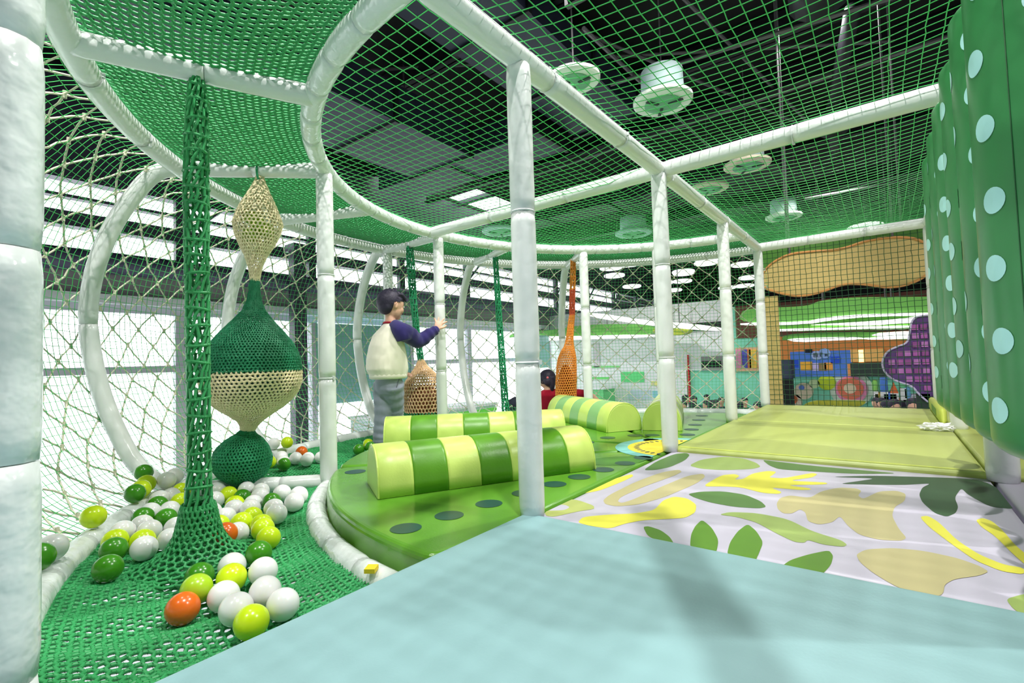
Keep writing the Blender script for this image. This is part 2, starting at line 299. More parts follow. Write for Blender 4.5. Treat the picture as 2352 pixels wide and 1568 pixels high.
a, b = q(1973, 831), q(1983, 803); bpan('lit_shelf', a[0], b[0], a[1], b[1], M_glow, .1)
for k, (px, py, h, w, rgb) in enumerate(((2010, 885, 12, 6, (150, 214, 110)), (2030, 882, 16, 8, (86, 134, 226)), (2053, 889, 12, 9, (240, 120, 70)), (2073, 880, 10, 6, (118, 206, 150)), (2015, 910, 10, 8, (250, 196, 76)), (2045, 912, 12, 18, (72, 122, 224)), (2082, 902, 14, 8, (120, 180, 232)), (2066, 922, 10, 5, (240, 110, 60)), (2100, 915, 10, 8, (232, 222, 246)))):
    x0, z0 = q(px - w, py + h, YB - 1); x1, z1 = q(px + w, py - h, YB - 1); c = (x0 + x1) / 2
    t = thing('toy_block_tower', (c, YB - 1, z0), ['light green pillar block', 'tall blue pillar block', 'orange wedge block', 'green upright block', 'yellow cube block', 'wide blue bin block', 'pale blue arch block', 'small red wedge block', 'lilac block'][k] + ' in the row of play blocks against the mint wall', 'play block', 'play blocks by the mint wall')
    if 'wedge' in t['label']: obj('block', [(x0, YB - 1.2, z0), (x1, YB - 1.2, z0), (c, YB - 1.2, z1), (x0, YB - .8, z0), (x1, YB - .8, z0), (c, YB - .8, z1)], [(0, 1, 2), (5, 4, 3), (0, 3, 4, 1), (1, 4, 5, 2), (2, 5, 3, 0)], coloured(rgb), t)
    else: bevel_box('block', (c, YB - 1, (z0 + z1) / 2), (x1 - x0, .4, z1 - z0), .03, coloured(rgb), t)
    obj('plinth', *boxr((x0, YB - 1.2, FZ), (x1, YB - .8, z0)), M_white, t)
t = thing('equipment_cabinet', (q(1800, 850)[0], YB - .5, FZ), 'dark grey upright cabinet standing before the blue wall, next to the corner post', 'cabinet')
a, b = q(1786, 870, YB - .6), q(1820, 826, YB - .6); bevel_box('body', ((a[0] + b[0]) / 2, YB - .5, (a[1] + b[1]) / 2), (b[0] - a[0], .4, b[1] - a[1]), .03, coloured((66, 72, 96)), t)
obj('stand', *boxr((a[0] + .03, YB - .65, FZ), (b[0] - .03, YB - .35, a[1])), coloured((24, 26, 30)), t); obj('side_slot', *boxr((a[0] - .1, YB - .68, a[1]), (a[0], YB - .4, b[1] + .2)), coloured((20, 22, 26)), t)
# wavy boards hung under the ceiling
def cloud_board(name, pts, y, th, m, label, led=True):
    p = np.array([q(px, py, y) for px, py in pts]); p = smooth_poly(p, 2); n = len(p)
    t = thing(name, (p[:, 0].mean(), y, p[:, 1].min()), label, 'ceiling board')
    V = [(a, y, b) for a, b in p] + [(a, y + th, b) for a, b in p]
    obj('face_board', V, [tuple(range(n)), tuple(range(2 * n - 1, n - 1, -1))] + [(i, n + i, n + (i + 1) % n, (i + 1) % n) for i in range(n)], m, t)
    for k in range(2): x = p[:, 0].min() + (p[:, 0].max() - p[:, 0].min()) * (.3 + .4 * k); obj('hanger', *tube([(x, y + th / 2, p[:, 1].max() - .15), (x, y + th / 2, CZ)], .012, 6), M_pipe, t)
    return t, p
def led_strip(t, pts, y, d=.2):
    p = smooth_poly(np.array([q(px, py, y) for px, py in pts]), 1); n = len(p)
    V = [(a, y, b) for a, b in p] + [(a, y + d, b) for a, b in p]
    obj('light_strip', V, [tuple(range(n)), tuple(range(2 * n - 1, n - 1, -1))] + [(i, n + i, n + (i + 1) % n, (i + 1) % n) for i in range(n)], M_led, t)
t, p = cloud_board('wavy_ceiling_board', [(1700, 718), (1720, 708), (1780, 706), (1860, 702), (1880, 690), (1960, 682), (2060, 682), (2180, 680), (2240, 700), (2240, 726), (2130, 720), (2000, 722), (1890, 732), (1860, 738), (1700, 742)], 10.6, .8, M_grn, 'large bright green wavy board hung highest under the dark ceiling')
led_strip(t, [(1700, 741), (1850, 739), (1895, 728), (2000, 720), (2200, 717), (2200, 722), (2000, 725), (1900, 735), (1850, 744), (1700, 747)], 10.55)
t, p = cloud_board('wavy_ceiling_board', [(1770, 744), (1860, 742), (1900, 733), (2000, 726), (2150, 722), (2230, 730), (2230, 752), (2060, 754), (1900, 758), (1770, 760)], 11.0, .5, M_grnd, 'darker green wavy board just below the large bright green one')
led_strip(t, [(1775, 741), (1800, 742), (1780, 748)], 10.95); led_strip(t, [(1850, 746), (1960, 740), (2060, 733), (2110, 725), (2150, 722), (2150, 740), (2060, 742), (2000, 748), (1900, 746)], 10.95); led_strip(t, [(1750, 757), (1900, 752), (2120, 746), (2120, 751), (1900, 757), (1750, 761)], 10.9)
t, p = cloud_board('wavy_ceiling_board', [(1795, 775), (1810, 767), (1900, 762), (1990, 762), (2100, 764), (2160, 758), (2160, 780), (2000, 778), (1800, 784)], 11.6, .4, M_grn, 'smallest green wavy board hung lowest, above the blue wall')
led_strip(t, [(1800, 778), (1900, 774), (1980, 774), (1980, 779), (1900, 782), (1830, 786)], 11.55); led_strip(t, [(1990, 766), (2110, 758), (2110, 775), (2040, 779)], 11.55); led_strip(t, [(1960, 777), (2060, 772), (2130, 770), (2130, 776), (2010, 780)], 11.5)
t, p = cloud_board('wavy_ceiling_board', [(1170, 764), (1250, 760), (1300, 752), (1360, 744), (1505, 744), (1505, 768), (1400, 772), (1300, 776), (1170, 782)], 12.4, .3, M_grn, 'green wavy board beyond the window wall, seen past the orange knitted rope')
led_strip(t, [(1170, 772), (1300, 772), (1500, 767), (1500, 774), (1300, 780), (1170, 786)], 12.35)
t, p = cloud_board('wavy_ceiling_board', [(1500, 748), (1582, 748), (1582, 769), (1500, 770)], 12.2, .3, coloured((176, 190, 70)), 'short olive green hung board beside the far green one')
led_strip(t, [(1350, 715), (1500, 738), (1580, 742), (1660, 752), (1660, 760), (1580, 756), (1500, 748), (1350, 728)], 12.1)
# ---------------------------------------------------------------- ceiling services
def duct(name, lo, hi, m, label):
    t = thing(name, ((lo[0] + hi[0]) / 2, (lo[1] + hi[1]) / 2, hi[2]), label, 'duct'); L = hi[1] - lo[1] > hi[0] - lo[0]; ax = 1 if L else 0; n = max(2, int((hi[ax] - lo[ax]) / 1.3))
    for k in range(n):
        a = list(lo); b = list(hi); s = (hi[ax] - lo[ax]) / n; a[ax] = lo[ax] + k * s; b[ax] = a[ax] + s - .02; obj('duct_section', *boxr(a, b), m, t)
        c = list(a); e = list(b); c[ax] = b[ax] - .03; e[ax] = b[ax] + .03
        for i in range(3):
            if i != ax: c[i] -= .03; e[i] += .03
        obj('flange', *boxr(c, e), M_duct2, t)
        p = [(a[i] + b[i]) / 2 for i in range(3)]; obj('hanger_rod', *tube([(p[0], p[1], hi[2]), (p[0], p[1], CZ)], .012, 5), M_pipe, t)
    return t
duct('air_duct', [-5.6, -1.5, 3.35], [-4.4, 5.0, 3.8], M_duct, 'wide slate-blue rectangular air duct above the curved ceiling tube')
duct('air_duct', [-3.6, 1.2, 3.9], [-2.6, 6.5, 4.25], M_duct, 'slate rectangular duct in the dark ceiling over the round deck')
duct('air_duct', [-2.0, .4, 3.55], [-1.1, 3.6, 3.95], M_duct, 'short slate duct above the straight ceiling tube beside the round pendant')
duct('air_duct', [-7.2, 5.6, 3.7], [-3.7, 6.4, 4.1], M_duct, 'cross duct of slate metal running toward the window wall')
duct('air_duct', [-7.0, 8.6, 3.5], [-1.2, 9.2, 3.85], M_duct2, 'long charcoal cross duct high over the far grid')
duct('air_duct', [-7.4, 11.0, 3.1], [-1.5, 11.6, 3.4], M_duct2, 'charcoal cross duct nearest the far wall')
for k, (y, z, lb) in enumerate(((2.2, 4.28, 'near the short slate duct'), (4.4, 4.28, 'over the middle of the deck'), (6.6, 4.28, 'beyond the far grid'), (7.9, 4.28, 'before the long charcoal duct'), (10.2, 4.2, 'over the wavy green boards'), (12.2, 3.9, 'closest to the far wall'))):
    t = thing('steel_joist', (-3, y, z), 'dark steel roof beam crossing the ceiling ' + lb, 'beam'); V, F = boxr((-8.4, y - .08, z), (6.3, y + .08, z + .02)); V2, F2 = boxr((-8.4, y - .01, z), (6.3, y + .01, z + .3)); V3, F3 = boxr((-8.4, y - .08, z + .28), (6.3, y + .08, z + .3))
    obj('bottom_flange', V, F, M_duct2, t); obj('web', V2, F2, M_duct2, t); obj('top_flange', V3, F3, M_duct2, t)
pr = [((-6.5, 1, 4.4), (4, 4.6, 4.36)), ((-4.5, .5, 4.44), (-1, 9.5, 4.4)), ((-1.9, 3.2, 4.38), (-.6, 11, 4.35)), ((-6.8, 3.0, 4.48), (3, 9.8, 4.45)), ((-2.4, 5.2, 3.7), (2.4, 5.9, 3.7)), ((.4, 3.6, 3.5), (2.2, 8.5, 3.5)), ((-6, 7.4, 3.9), (2.5, 7.0, 3.9)), ((-2.2, 4.2, 3.75), (-2.0, 8.5, 3.75)), ((-1.0, 9.9, 3.2), (2.0, 10.4, 3.3))]
where = ['near the curved ceiling tube', 'along the middle of the hall', 'above the two round pendants', 'toward the window wall', 'over the far bay', 'beside the green rolls', 'beyond the far grid', 'over the round deck', 'above the green boards']
for (a, b), w in zip(pr, where): tag(obj('service_pipe', *tube([a, b], .022, 7), M_pipe), 'thin grey pipe crossing the dark ceiling ' + w, 'pipe')
t = thing('round_duct', (-.2, 5.4, 3.6), 'round charcoal duct with a fat end box, hanging over the far bay by the rolls', 'duct')
obj('pipe_run', *tube([(.1, 1.5, 3.95), (-.3, 4.7, 3.9)], .13, 14), M_duct2, t, True); obj('end_box', *tube([(-.3, 4.7, 3.8), (-.32, 5.1, 3.65)], .24, 14), M_duct2, t, True)
t = thing('round_duct', (-.2, 8, 3.6), 'slim round duct with a round end box, seen through the far ceiling net', 'duct')
obj('pipe_run', *tube([(-.1, 6.2, 4.1), (-.4, 7.7, 3.75), (-.5, 9.6, 3.7)], .08, 12), M_duct2, t, True); obj('end_box', *tube([(-.4, 7.7, 3.7), (-.42, 8.0, 3.6)], .2, 14), M_duct2, t, True)
# round pendants: a disc shade under a drum
PM = [coloured((236, 240, 232)), coloured((190, 214, 214)), coloured((226, 214, 190))]
for px, py, z, R, drum, c, lb in ((1318, 182, 3.2, .25, 0, 0, 'round glass-like green and white pendant disc above the straight ceiling tube'), (1522, 232, 3.1, .29, 1, 0, 'white round pendant with a drum on top, the larger beside the green and white disc'), (1716, 378, 3.2, .31, 1, 2, 'cream round pendant with a drum, seen through the far overhead net'), (1628, 432, 3.2, .3, 0, 2, 'thin peach pendant disc behind the straight tube'), (1800, 497, 3.0, .3, 1, 0, 'white box-like pendant over the far grid, beyond the net'), (1842, 575, 2.6, .34, 0, 0, 'white pendant ring close over the top tube of the far grid'), (1455, 535, 3.0, .36, 1, 1, 'grey-green pendant drum over the far part of the round deck'), (1150, 530, 3.0, .36, 0, 1, 'pale pendant disc seen through the net by the round deck post')):
    P = onz(px, py, z); t = thing('pendant_lamp', P, lb, 'lamp', 'round pendants under the dark ceiling')
    obj('shade_disc', *lathe([(R * .93, -.03), (R, -.015), (R, .015), (R * .9, .03), (R * .2, .05)], 32, P), PM[c], t)
    sd = bpy.data.objects[-1] if False else t.children[0]; obj('inner_ring', *lathe([(R * .5, -.045), (R * .62, -.04), (R * .62, -.03), (R * .5, -.03)], 24, P), coloured((120, 176, 140)), sd)
    if drum: obj('drum', *lathe([(R * .62, .03), (R * .72, .1), (R * .7, .3), (R * .3, .34)], 28, P), PM[1], t, True)
    obj('cable', *tube([P + [0, 0, .05], (P[0], P[1], CZ)], .008, 5), M_pipe, t)
    for s in range(3): a = s * 2.1; obj('blade', *box(P + [R * .45 * math.cos(a), R * .45 * math.sin(a), -.05], (R * .5, .03, .01), a), M_char, sd)
for k, (x, y, z, e) in enumerate(LAMPS):
    t = thing('spot_lamp', (x, y, z), 'black ceiling spotlight ' + ['over the near bay', 'over the lime mat', 'over the round deck', 'over the knitted walkway', 'beyond the far grid', 'over the wavy boards', 'over the far window bays', 'added as front fill over the landing before the teal mat', 'added as fill for the strip behind the green rolls'][k], 'lamp', 'ceiling spotlights')
    obj('housing', *lathe([(.03, .12), (.07, .1), (.075, 0), (.065, 0), (.06, .06)][::-1], 16, (x, y, z)), M_duct2, t, True); obj('stem', *tube([(x, y, z + .1), (x, y, CZ)], .012, 6), M_duct2, t)
    ld = bpy.data.lights.new('spot', 'SPOT'); ld.energy = e; ld.spot_size = 2.4; ld.spot_blend = .5; ld.shadow_soft_size = .05; ld.color = (1, .98, .94); lo = bpy.data.objects.new('bulb', ld); COL.objects.link(lo); lo.location = (x, y, z - .02)
# ================================================================ foam covered tubes of the play frame
def foam(name, label, P, r=.043, seg=.55, cat='tube', group=None, m=None, ties=True, n=18, puff=.035, groove=.07):
    P = np.asarray(P, float); L = np.r_[0, np.cumsum(np.linalg.norm(np.diff(P, axis=0), axis=1))]; K = max(1, round(L[-1] / seg)); s = L[-1] / K
    t = thing(name, P[0] if abs(P[0][2] - P[-1][2]) < .2 or P[0][2] < P[-1][2] else P[-1], label, cat, group)
    at = lambda u: np.array([np.interp(u, L, P[:, i]) for i in range(3)])
    for k in range(K):
        nn = max(9, int(s / .035)); us = np.linspace(k * s + .001, (k + 1) * s - .001, nn); Q = np.array([at(u) for u in us]); w = np.minimum(us - us[0], us[-1] - us)
        rr = r * (1 - groove * np.exp(-w / .006)) ; rr = np.repeat(rr[:, None], n, 1); rr *= 1 + puff * (rng.random((nn, n)) - .5) * np.exp(-w / .05)[:, None] + .012 * (rng.random((nn, 1)) - .5)
        fs = obj('foam_sleeve', *tube(Q, rr, n), m or FOAM, t, True)
        if ties and k:
            c = at(k * s); T = at(k * s + .01) - at(k * s - .01); T /= np.linalg.norm(T); u = np.cross(T, [0, 0, 1.] if abs(T[2]) < .9 else [1., 0, 0]); u /= np.linalg.norm(u); v = np.cross(T, u)
            a = np.arange(16) * 2 * PI / 16; ring = [c + r * .95 * (math.cos(q) * u + math.sin(q) * v) for q in a]; V1, F1 = tube(ring, .0035, 4, closed=True)
            h = c + r * .98 * (math.cos(4.0 + k) * u + math.sin(4.0 + k) * v); obj('cable_tie', *join((V1, F1), box(h, (.012, .012, .016))), TIE, fs)
    return t
def post(x, y, label, z0=0., z1=None, **k): return foam('padded_post', label, [(x, y, z) for z in np.linspace(z0, z1 or HC - .03, 40)], cat='post', group='white padded posts of the frame', **k)
LX = .335                                                                   # line of the posts behind the rolls
post(RX, 1.357, 'tall white padded post at the corner of the pale teal mat', seg=.5)
post(RX, 2.68, 'white padded post at the centre of the round deck, over the yellow sunflower print')
post(RX, 4.03, 'white padded post halfway along the lime mat edge, third from the teal mat')
post(RX, 5.36, 'white padded post at the near end of the square grid panel')
post(LX, 2.66, 'white padded post whose stout foot shows under the two largest green rolls', r=.05)
post(LX, 4.08, 'white padded post whose foot shows under the small green rolls, beside the crumpled tissue')
post(LX, 5.36, 'white padded post at the far end of the grid panel, behind the green rolls')
for a, l in ((-135.5, 'white padded post at the edge of the round deck, between the two knitted walkway bays'), (179.2, 'white padded post that the boy touches with his hand'), (133.5, 'white padded post beside the orange knitted rope'), (112.5, 'thin looking white padded post just behind the sunflower post')):
    x, y, _ = pol(RI, a); post(x, y, l, -.08)
x, y, _ = pol(2.6, 178.6); post(x, y, 'white padded post on the outer ring, rising behind the head of the boy', -.06)
P = dep(-4, 800, .78); foam('padded_post', 'very near thick white padded post at the edge of the knitted walkway', [(P[0], P[1], z) for z in np.linspace(-.3, 1.75, 60)], .052, .33, 'post', 'white padded posts of the frame', CLEARFOAM, False, 26, .05)
line = lambda a, b, n=50: [np.array(a) + (np.array(b) - np.array(a)) * t for t in np.linspace(0, 1, n)]
foam('padded_tube', 'long straight white ceiling tube over the line of posts beside the round deck', line((RX, RY - RI + .02, HC), (RX, 5.36, HC), 120), seg=.6, cat='tube')
foam('padded_tube', 'white ceiling tube crossing from the boy\'s post over the sunflower post to the green rolls', line((RX - RI, 2.74, HC), (LX, 2.68, HC), 90), seg=.6, cat='tube')
foam('padded_tube', 'white ceiling tube along the top of the square grid panel', line((RX, 5.36, HC), (LX, 5.36, HC)), seg=.5, cat='tube')
foam('padded_tube', 'white ceiling tube running over the row of green rolls', line((LX, 1.3, HC), (LX, 5.36, HC), 90), seg=.6, cat='tube')
foam('padded_tube', 'unseen white diagonal tube added to cast a shadow on the pale teal mat', line((-.53, 1.32, HC + .02), (.34, -.07, HC + .02)), seg=.6, cat='tube')  # added above the view to cast the diagonal shadow band on the mat
foam('ring_tube', 'curved white ceiling tube around the round deck, inner of the two rings', arc(RI, -91, -270, HC, 200), seg=.22, cat='tube', m=CLEARFOAM, ties=False, puff=.07)
foam('ring_tube', 'curved white ceiling tube where the bulging net begins, outer of the two rings', arc(RO, -96, -270, HC, 200), seg=.5, cat='tube')
foam('ring_tube', 'low white tube under the edge of the round deck mats', arc(RI, -92, -270, -.1, 200), seg=.26, cat='tube', m=CLEARFOAM, ties=False, puff=.06)
foam('ring_tube', 'low shiny wrapped tube along the outer edge of the knitted walkway', arc(RO + .03, -98, -270, -.085, 200), .043, .33, 'tube', None, CLEARFOAM, False, 18, .09)
RAD = [(-113, 'carrying the thick green knitted rope column'), (-136, 'carrying the string of knitted balls'), (-156.5, 'just past the knitted ball string'), (179, 'above the boy'), (156.5, 'carrying the thin green knitted rope'), (133.3, 'carrying the orange knitted rope'), (112, 'nearest the far end of the round deck')]
for a, l in RAD: foam('spoke_tube', 'short white ceiling spoke between the two rings ' + l, [pol(r, a, HC - .005) for r in np.linspace(RI, RO, 24)], .04, .4, 'tube', 'ceiling spokes', None, False)
for a, l in ((-136, 'below the string of knitted balls'), (179, 'behind the feet of the boy'), (133.3, 'below the orange knitted rope')): foam('spoke_tube', 'short low white tube across the knitted walkway ' + l, [pol(r, a, -.075) for r in np.linspace(RI, RO, 24)], .037, .25, 'tube', 'low spokes', None, False)
HP = smooth = None
hp = np.array([(2.635, 1.572), (2.72, 1.555), (2.86, 1.41), (2.945, 1.27), (3.03, 1.04), (3.06, .82), (3.035, .58), (2.955, .3), (2.8, .02), (2.665, -.085)])
hs = np.r_[0, np.cumsum(np.linalg.norm(np.diff(hp, axis=0), axis=1))]; HLEN = hs[-1]
def hprof(s):
    s = np.asarray(s) * HLEN
    def cr(v):
        i = np.clip(np.searchsorted(hs, s, 'right') - 1, 0, len(hs) - 2); d = hs[i + 1] - hs[i]; t = (s - hs[i]) / d
        m = np.gradient(v, hs); return (2 * t**3 - 3 * t**2 + 1) * v[i] + (t**3 - 2 * t**2 + t) * d * m[i] + (-2 * t**3 + 3 * t**2) * v[i + 1] + (t**3 - t**2) * d * m[i + 1]
    return cr(hp[:, 0]), cr(hp[:, 1])
for a, l in ((-136, 'largest, nearest the thick green knitted rope column'), (-156.5, 'half hidden behind the knitted ball string'), (179, 'behind the back of the boy'), (156.5, 'beside the thin green knitted rope'), (133.3, 'beside the orange knitted rope'), (112, 'farthest, behind the deck centre post')):
    rr, zz = hprof(np.linspace(0, 1, 60)); foam('bowed_hoop', 'bowed white hoop holding out the net, ' + l, [pol(r, a, z) for r, z in zip(rr, zz)], .04, .9, 'tube', 'bowed hoops', None, False)

# ================================================================ nets
def bulge(TH, S, off=.05):
    rr, zz = hprof(S); a = np.radians(TH); e = off * np.sin(PI * np.clip(S, 0, 1)) ** .5; r = rr + e
    return np.stack([RX + r * np.cos(a), RY + r * np.sin(a), zz], -1)
def grid_net(fn, nu, nv, r, jit=0., mask=None, n=3):
    U, Vv = np.meshgrid(np.linspace(0, 1, nu), np.linspace(0, 1, nv), indexing='ij'); P = fn(U, Vv)
    if jit: P = P + rng.normal(0, jit, P.shape)
    k1 = np.ones((nu - 1, nv), bool); k2 = np.ones((nu, nv - 1), bool)
    if mask is not None: K = mask(P); k1 &= K[:-1] & K[1:]; k2 &= K[:, :-1] & K[:, 1:]
    return strands(np.concatenate([P[:-1][k1], P[:, :-1][k2]]), np.concatenate([P[1:][k1], P[:, 1:][k2]]), r, n)
V, F = grid_net(lambda u, v: bulge(-93 - 177 * u, v), 250, 53, .0016, .0012)
t = tag(obj('square_mesh_net', V, F, NETG), 'fine green square mesh net bulging out around the knitted walkway', 'net')
t['kind'] = 'stuff'
# thick off-white diamond rope net outside it
nu, nv = 98, 21; U = np.linspace(0, 1, nu); S = np.linspace(0, 1, nv); A, B = [], []
kn = {}
for i in range(nu):
    for j in range(nv):
        if (i + j) % 2 == 0: kn[i, j] = (-93 - 177 * U[i] + rng.normal(0, .2), S[j] + rng.normal(0, .0035) * (0 < j < nv - 1))
segs = []
for (i, j), a in kn.items():
    for di in (-1, 1):
        b = kn.get((i + di, j + 1))
        if b: segs.append((a, b))
for a, b in segs:
    ts = np.linspace(0, 1, 4); Q = bulge(a[0] + (b[0] - a[0]) * ts, a[1] + (b[1] - a[1]) * ts, .058); Q[1:-1] += rng.normal(0, .0022, Q[1:-1].shape); A.append(Q[:-1]); B.append(Q[1:])
V, F = strands(np.concatenate(A), np.concatenate(B), .0043, 4)
kp = bulge(np.array([k[0] for k in kn.values()]), np.array([k[1] for k in kn.values()]), .058); V2, F2 = strands(kp - [0, 0, .010], kp + [0, 0, .010], .0072, 5)
t = thing('rope_net', kp.mean(0), 'off-white diamond rope net stretched outside the fine green net', 'net'); o = obj('rope_mesh', V, F, ROPE, t); o['kind'] = 'stuff'; o = obj('knot', V2, F2, ROPE, t); o['kind'] = 'stuff'
# ceiling net over deck and bays
def csag(P):
    x, y = P[..., 0], P[..., 1]; z = np.full(x.shape, HC + .047)
    for y0, y1 in ((-.3, 2.68), (2.68, 5.36)):
        k = np.clip((y - y0) / (y1 - y0), 0, 1); u = np.clip((x - RX) / (LX - RX), 0, 1); z -= np.where((y >= y0) & (y < y1), .085 * np.sin(PI * k) ** .7 * np.where(x > RX, np.sin(PI * u) ** .7, 0), 0)
    R = np.hypot(x - RX, y - RY); z -= np.where(x < RX, .06 * np.clip(1 - (R / RI) ** 2, 0, 1) * np.clip((RX - x) / .3, 0, 1), 0); return z
def cfn(u, v):
    x = -2.9 + (LX + .02 + 2.9) * u; y = .1 + 5.28 * v; P = np.stack([x, y, 0 * x], -1); P[..., 2] = csag(P); return P
V, F = grid_net(cfn, 67, 108, .0019, .001, lambda P: (P[..., 0] > RX - .01) | (np.hypot(P[..., 0] - RX, P[..., 1] - RY) < RI + .03))
t = tag(obj('overhead_net', V, F, NETG), 'green square mesh net stretched overhead across the ceiling tubes', 'net'); t['kind'] = 'stuff'
V, F = grid_net(lambda u, v: np.stack([RX + .03 + (LX - RX - .06) * u, 5.385 + 0 * u + .012 * np.sin(PI * u) * np.sin(PI * v), .02 + 1.53 * v], -1), 28, 33, .0023, .0015, None, 4)
t = tag(obj('grid_net_panel', V, F, NETD), 'square net panel, green darkened for backlight, closing the far end of the lime mat', 'net'); t['kind'] = 'stuff'
# knitted walkway floor and knitted canopy: small six-sided meshes of thick cord
def knit(fn, nu, nv, r, jit, wob=.0):
    """brick/hex mesh of nu x nv cells on fn(u, v), u along the arc"""
    I, J = np.meshgrid(np.arange(nu + 1), np.arange(nv + 1), indexing='ij'); off = (J % 2) * .5
    lo = fn((I + off + .0) / (nu + 1), (J + .0) / (nv + 1)); hi = fn((I + off + .5) / (nu + 1), (J + .38) / (nv + 1))
    lo = lo + rng.normal(0, jit, lo.shape); hi = hi + rng.normal(0, jit, hi.shape)
    a = [lo, hi[:-1]]; b = [hi, lo[1:]]; A = [lo.reshape(-1, 3), hi[:-1].reshape(-1, 3)]; B = [hi.reshape(-1, 3), lo[1:].reshape(-1, 3)]
    e = J[:, :-1] % 2 == 0                                             # risers from the peaks of row j to the valleys of row j + 1
    up = hi[:, :-1]; nx = lo[:, 1:]; A.append(up[e]); B.append(nx[e]); o = ~e
    up2 = hi[:-1, :-1]; nx2 = lo[1:, 1:]; A.append(up2[o[:-1]]); B.append(nx2[o[:-1]])
    return strands(np.concatenate(A), np.concatenate(B), r, 4)
SPL = [-180, -113, -98]
ROP = pol(2.294, -113)
def fsag(R, a):
    u = np.clip((R - RI) / (RO + .03 - RI), 0, 1); z = -.085 - .045 * np.sin(PI * u)
    x = RX + R * np.cos(np.radians(a)); y = RY + R * np.sin(np.radians(a)); d = np.hypot(x - ROP[0], y - ROP[1])
    return z + .05 * np.exp(-(d / .09) ** 2) + .01 * np.sin(a * 1.3) * np.sin(PI * u)
def ffn(u, v):
    R = RI - .01 + (RO + .035 - RI) * v; a = -90.6 - 179.4 * u; z = fsag(R, a); return np.stack([RX + R * np.cos(np.radians(a)), RY + R * np.sin(np.radians(a)), z], -1)
V, F = knit(ffn, 330, 37, .0057, .0012)
t = tag(obj('knitted_walkway_net', V, F, KNIT), 'green knitted rope net walkway that carries the plastic balls', 'net'); t['kind'] = 'stuff'
def rfn(u, v):
    R = RI + (RO - RI) * v; a = -94 - 176 * u; z = HC + .05 - .05 * np.sin(PI * v); return np.stack([RX + R * np.cos(np.radians(a)), RY + R * np.sin(np.radians(a)), z + 0 * u], -1)
V, F = knit(rfn, 270, 27, .0056, .0012)
t = tag(obj('knitted_canopy_net', V, F, KNIT), 'green knitted rope net canopy between the two ceiling rings', 'net'); t['kind'] = 'stuff'

# ================================================================ knitted hangings
def crochet(name, prof, n, r, m, parent, row=.013):
    """diamond stitched sleeve on a profile of (radius, z, dx, dy)"""
    prof = np.asarray(prof, float); L = np.r_[0, np.cumsum(np.hypot(np.diff(prof[:, 0]), np.diff(prof[:, 1])))]; K = max(3, int(L[-1] / row)); s = np.linspace(0, L[-1], K)
    q = np.stack([np.interp(s, L, prof[:, i]) for i in range(4)], 1); A, B, rad = [], [], []; i = np.arange(n)
    def pt(w, ph):
        v = [np.interp(w, np.arange(K), q[:, c]) for c in range(4)]; a = (i + ph) * 2 * PI / n; return np.stack([v[2] + v[0] * np.cos(a), v[3] + v[0] * np.sin(a), np.full(n, v[1])], 1), v[0]
    for k in range(K - 1):                                              # zigzag round, then risers to the next round
        off = (k % 2) * .5; lo, rr = pt(k, off); hi, _ = pt(k + .36, off + .5); nx, _ = pt(k + 1, off + .5); ok = max(.4, min(1, 2 * PI * rr / n / (r * 2.6))) * r
        A += [lo, hi, hi]; B += [hi, np.roll(lo, -1, 0), nx]; rad += [ok] * (3 * n)
    A = np.concatenate(A); B = np.concatenate(B); j = rng.normal(0, .0008, A.shape); rad = np.clip(np.array(rad), .0012, r)
    o = obj(name, *strands(A + j, B + j, rad, 4), m, parent); return o
def at_px(base, s, cx, cz):                     # profile rows measured on the photo: (py, half width, px)
    rt = np.array([.7954, .6062]) / math.hypot(.7954, .6062)
    def f(rows, grow=0.): return [(w * s + grow, .52 + (cz - y) * s, base[0] + rt[0] * (x - cx) * s, base[1] + rt[1] * (x - cx) * s) for y, w, x in rows][::-1]
    return f
def dens(rows, k=6):
    rows = np.asarray(rows, float); t = np.arange(len(rows)); tt = np.linspace(0, len(rows) - 1, (len(rows) - 1) * k + 1); return [tuple(np.interp(tt, t, rows[:, i])[j] for i in range(3)) for j in range(len(tt))]
base = pol(2.2355, -136); f = at_px(base, 2.586 / FOC, 597, 843.5)
t = thing('knitted_ball_string', (base[0], base[1], -.08), 'hanging string of three knitted balls: cream lantern, big green and cream ball, small green ball', 'climbing ornament')
crochet('cream_lantern', f(dens([(398, 7, 597), (412, 10, 597), (440, 22, 595), (470, 36, 593), (492, 45, 592), (512, 51, 592), (535, 46, 590), (560, 36, 588), (585, 23, 586), (612, 14, 584), (645, 9, 583)])), 36, .0046, CREAM, t, .017)
bl = coloured((150, 200, 40)); P = f([(520, 30, 592)])[0]
for dz, dx in ((.05, -.02), (-.02, .03), (-.045, -.03), (.01, 0)): obj('filler_ball', *lathe([(.04 * math.sin(a), -.04 * math.cos(a)) for a in np.linspace(.1, 3.04, 10)], 16, (P[2] + dx, P[3] + dx, P[1] + dz)), bl, t, True)
crochet('green_upper_half', f(dens([(640, 9, 583), (665, 11, 582), (690, 15, 581), (712, 24, 580), (735, 42, 578), (760, 64, 577), (790, 86, 576), (820, 99, 576), (848, 103, 575)])), 84, .0062, KNITD, t, .0135)
crochet('cream_lower_half', f(dens([(848, 103, 575), (872, 102, 575), (895, 95, 575), (915, 81, 574), (932, 62, 573), (945, 43, 572), (958, 27, 571), (970, 18, 567), (984, 13, 563)])), 66, .0058, CREAM, t, .016)
P = f([(845, 90, 575)])[0]; obj('inner_ball', *lathe([(.222 * math.sin(a), -.222 * math.cos(a)) for a in np.linspace(.05, 3.09, 18)], 32, (P[2], P[3], P[1] + .01)), coloured((30, 104, 112)), t, True)
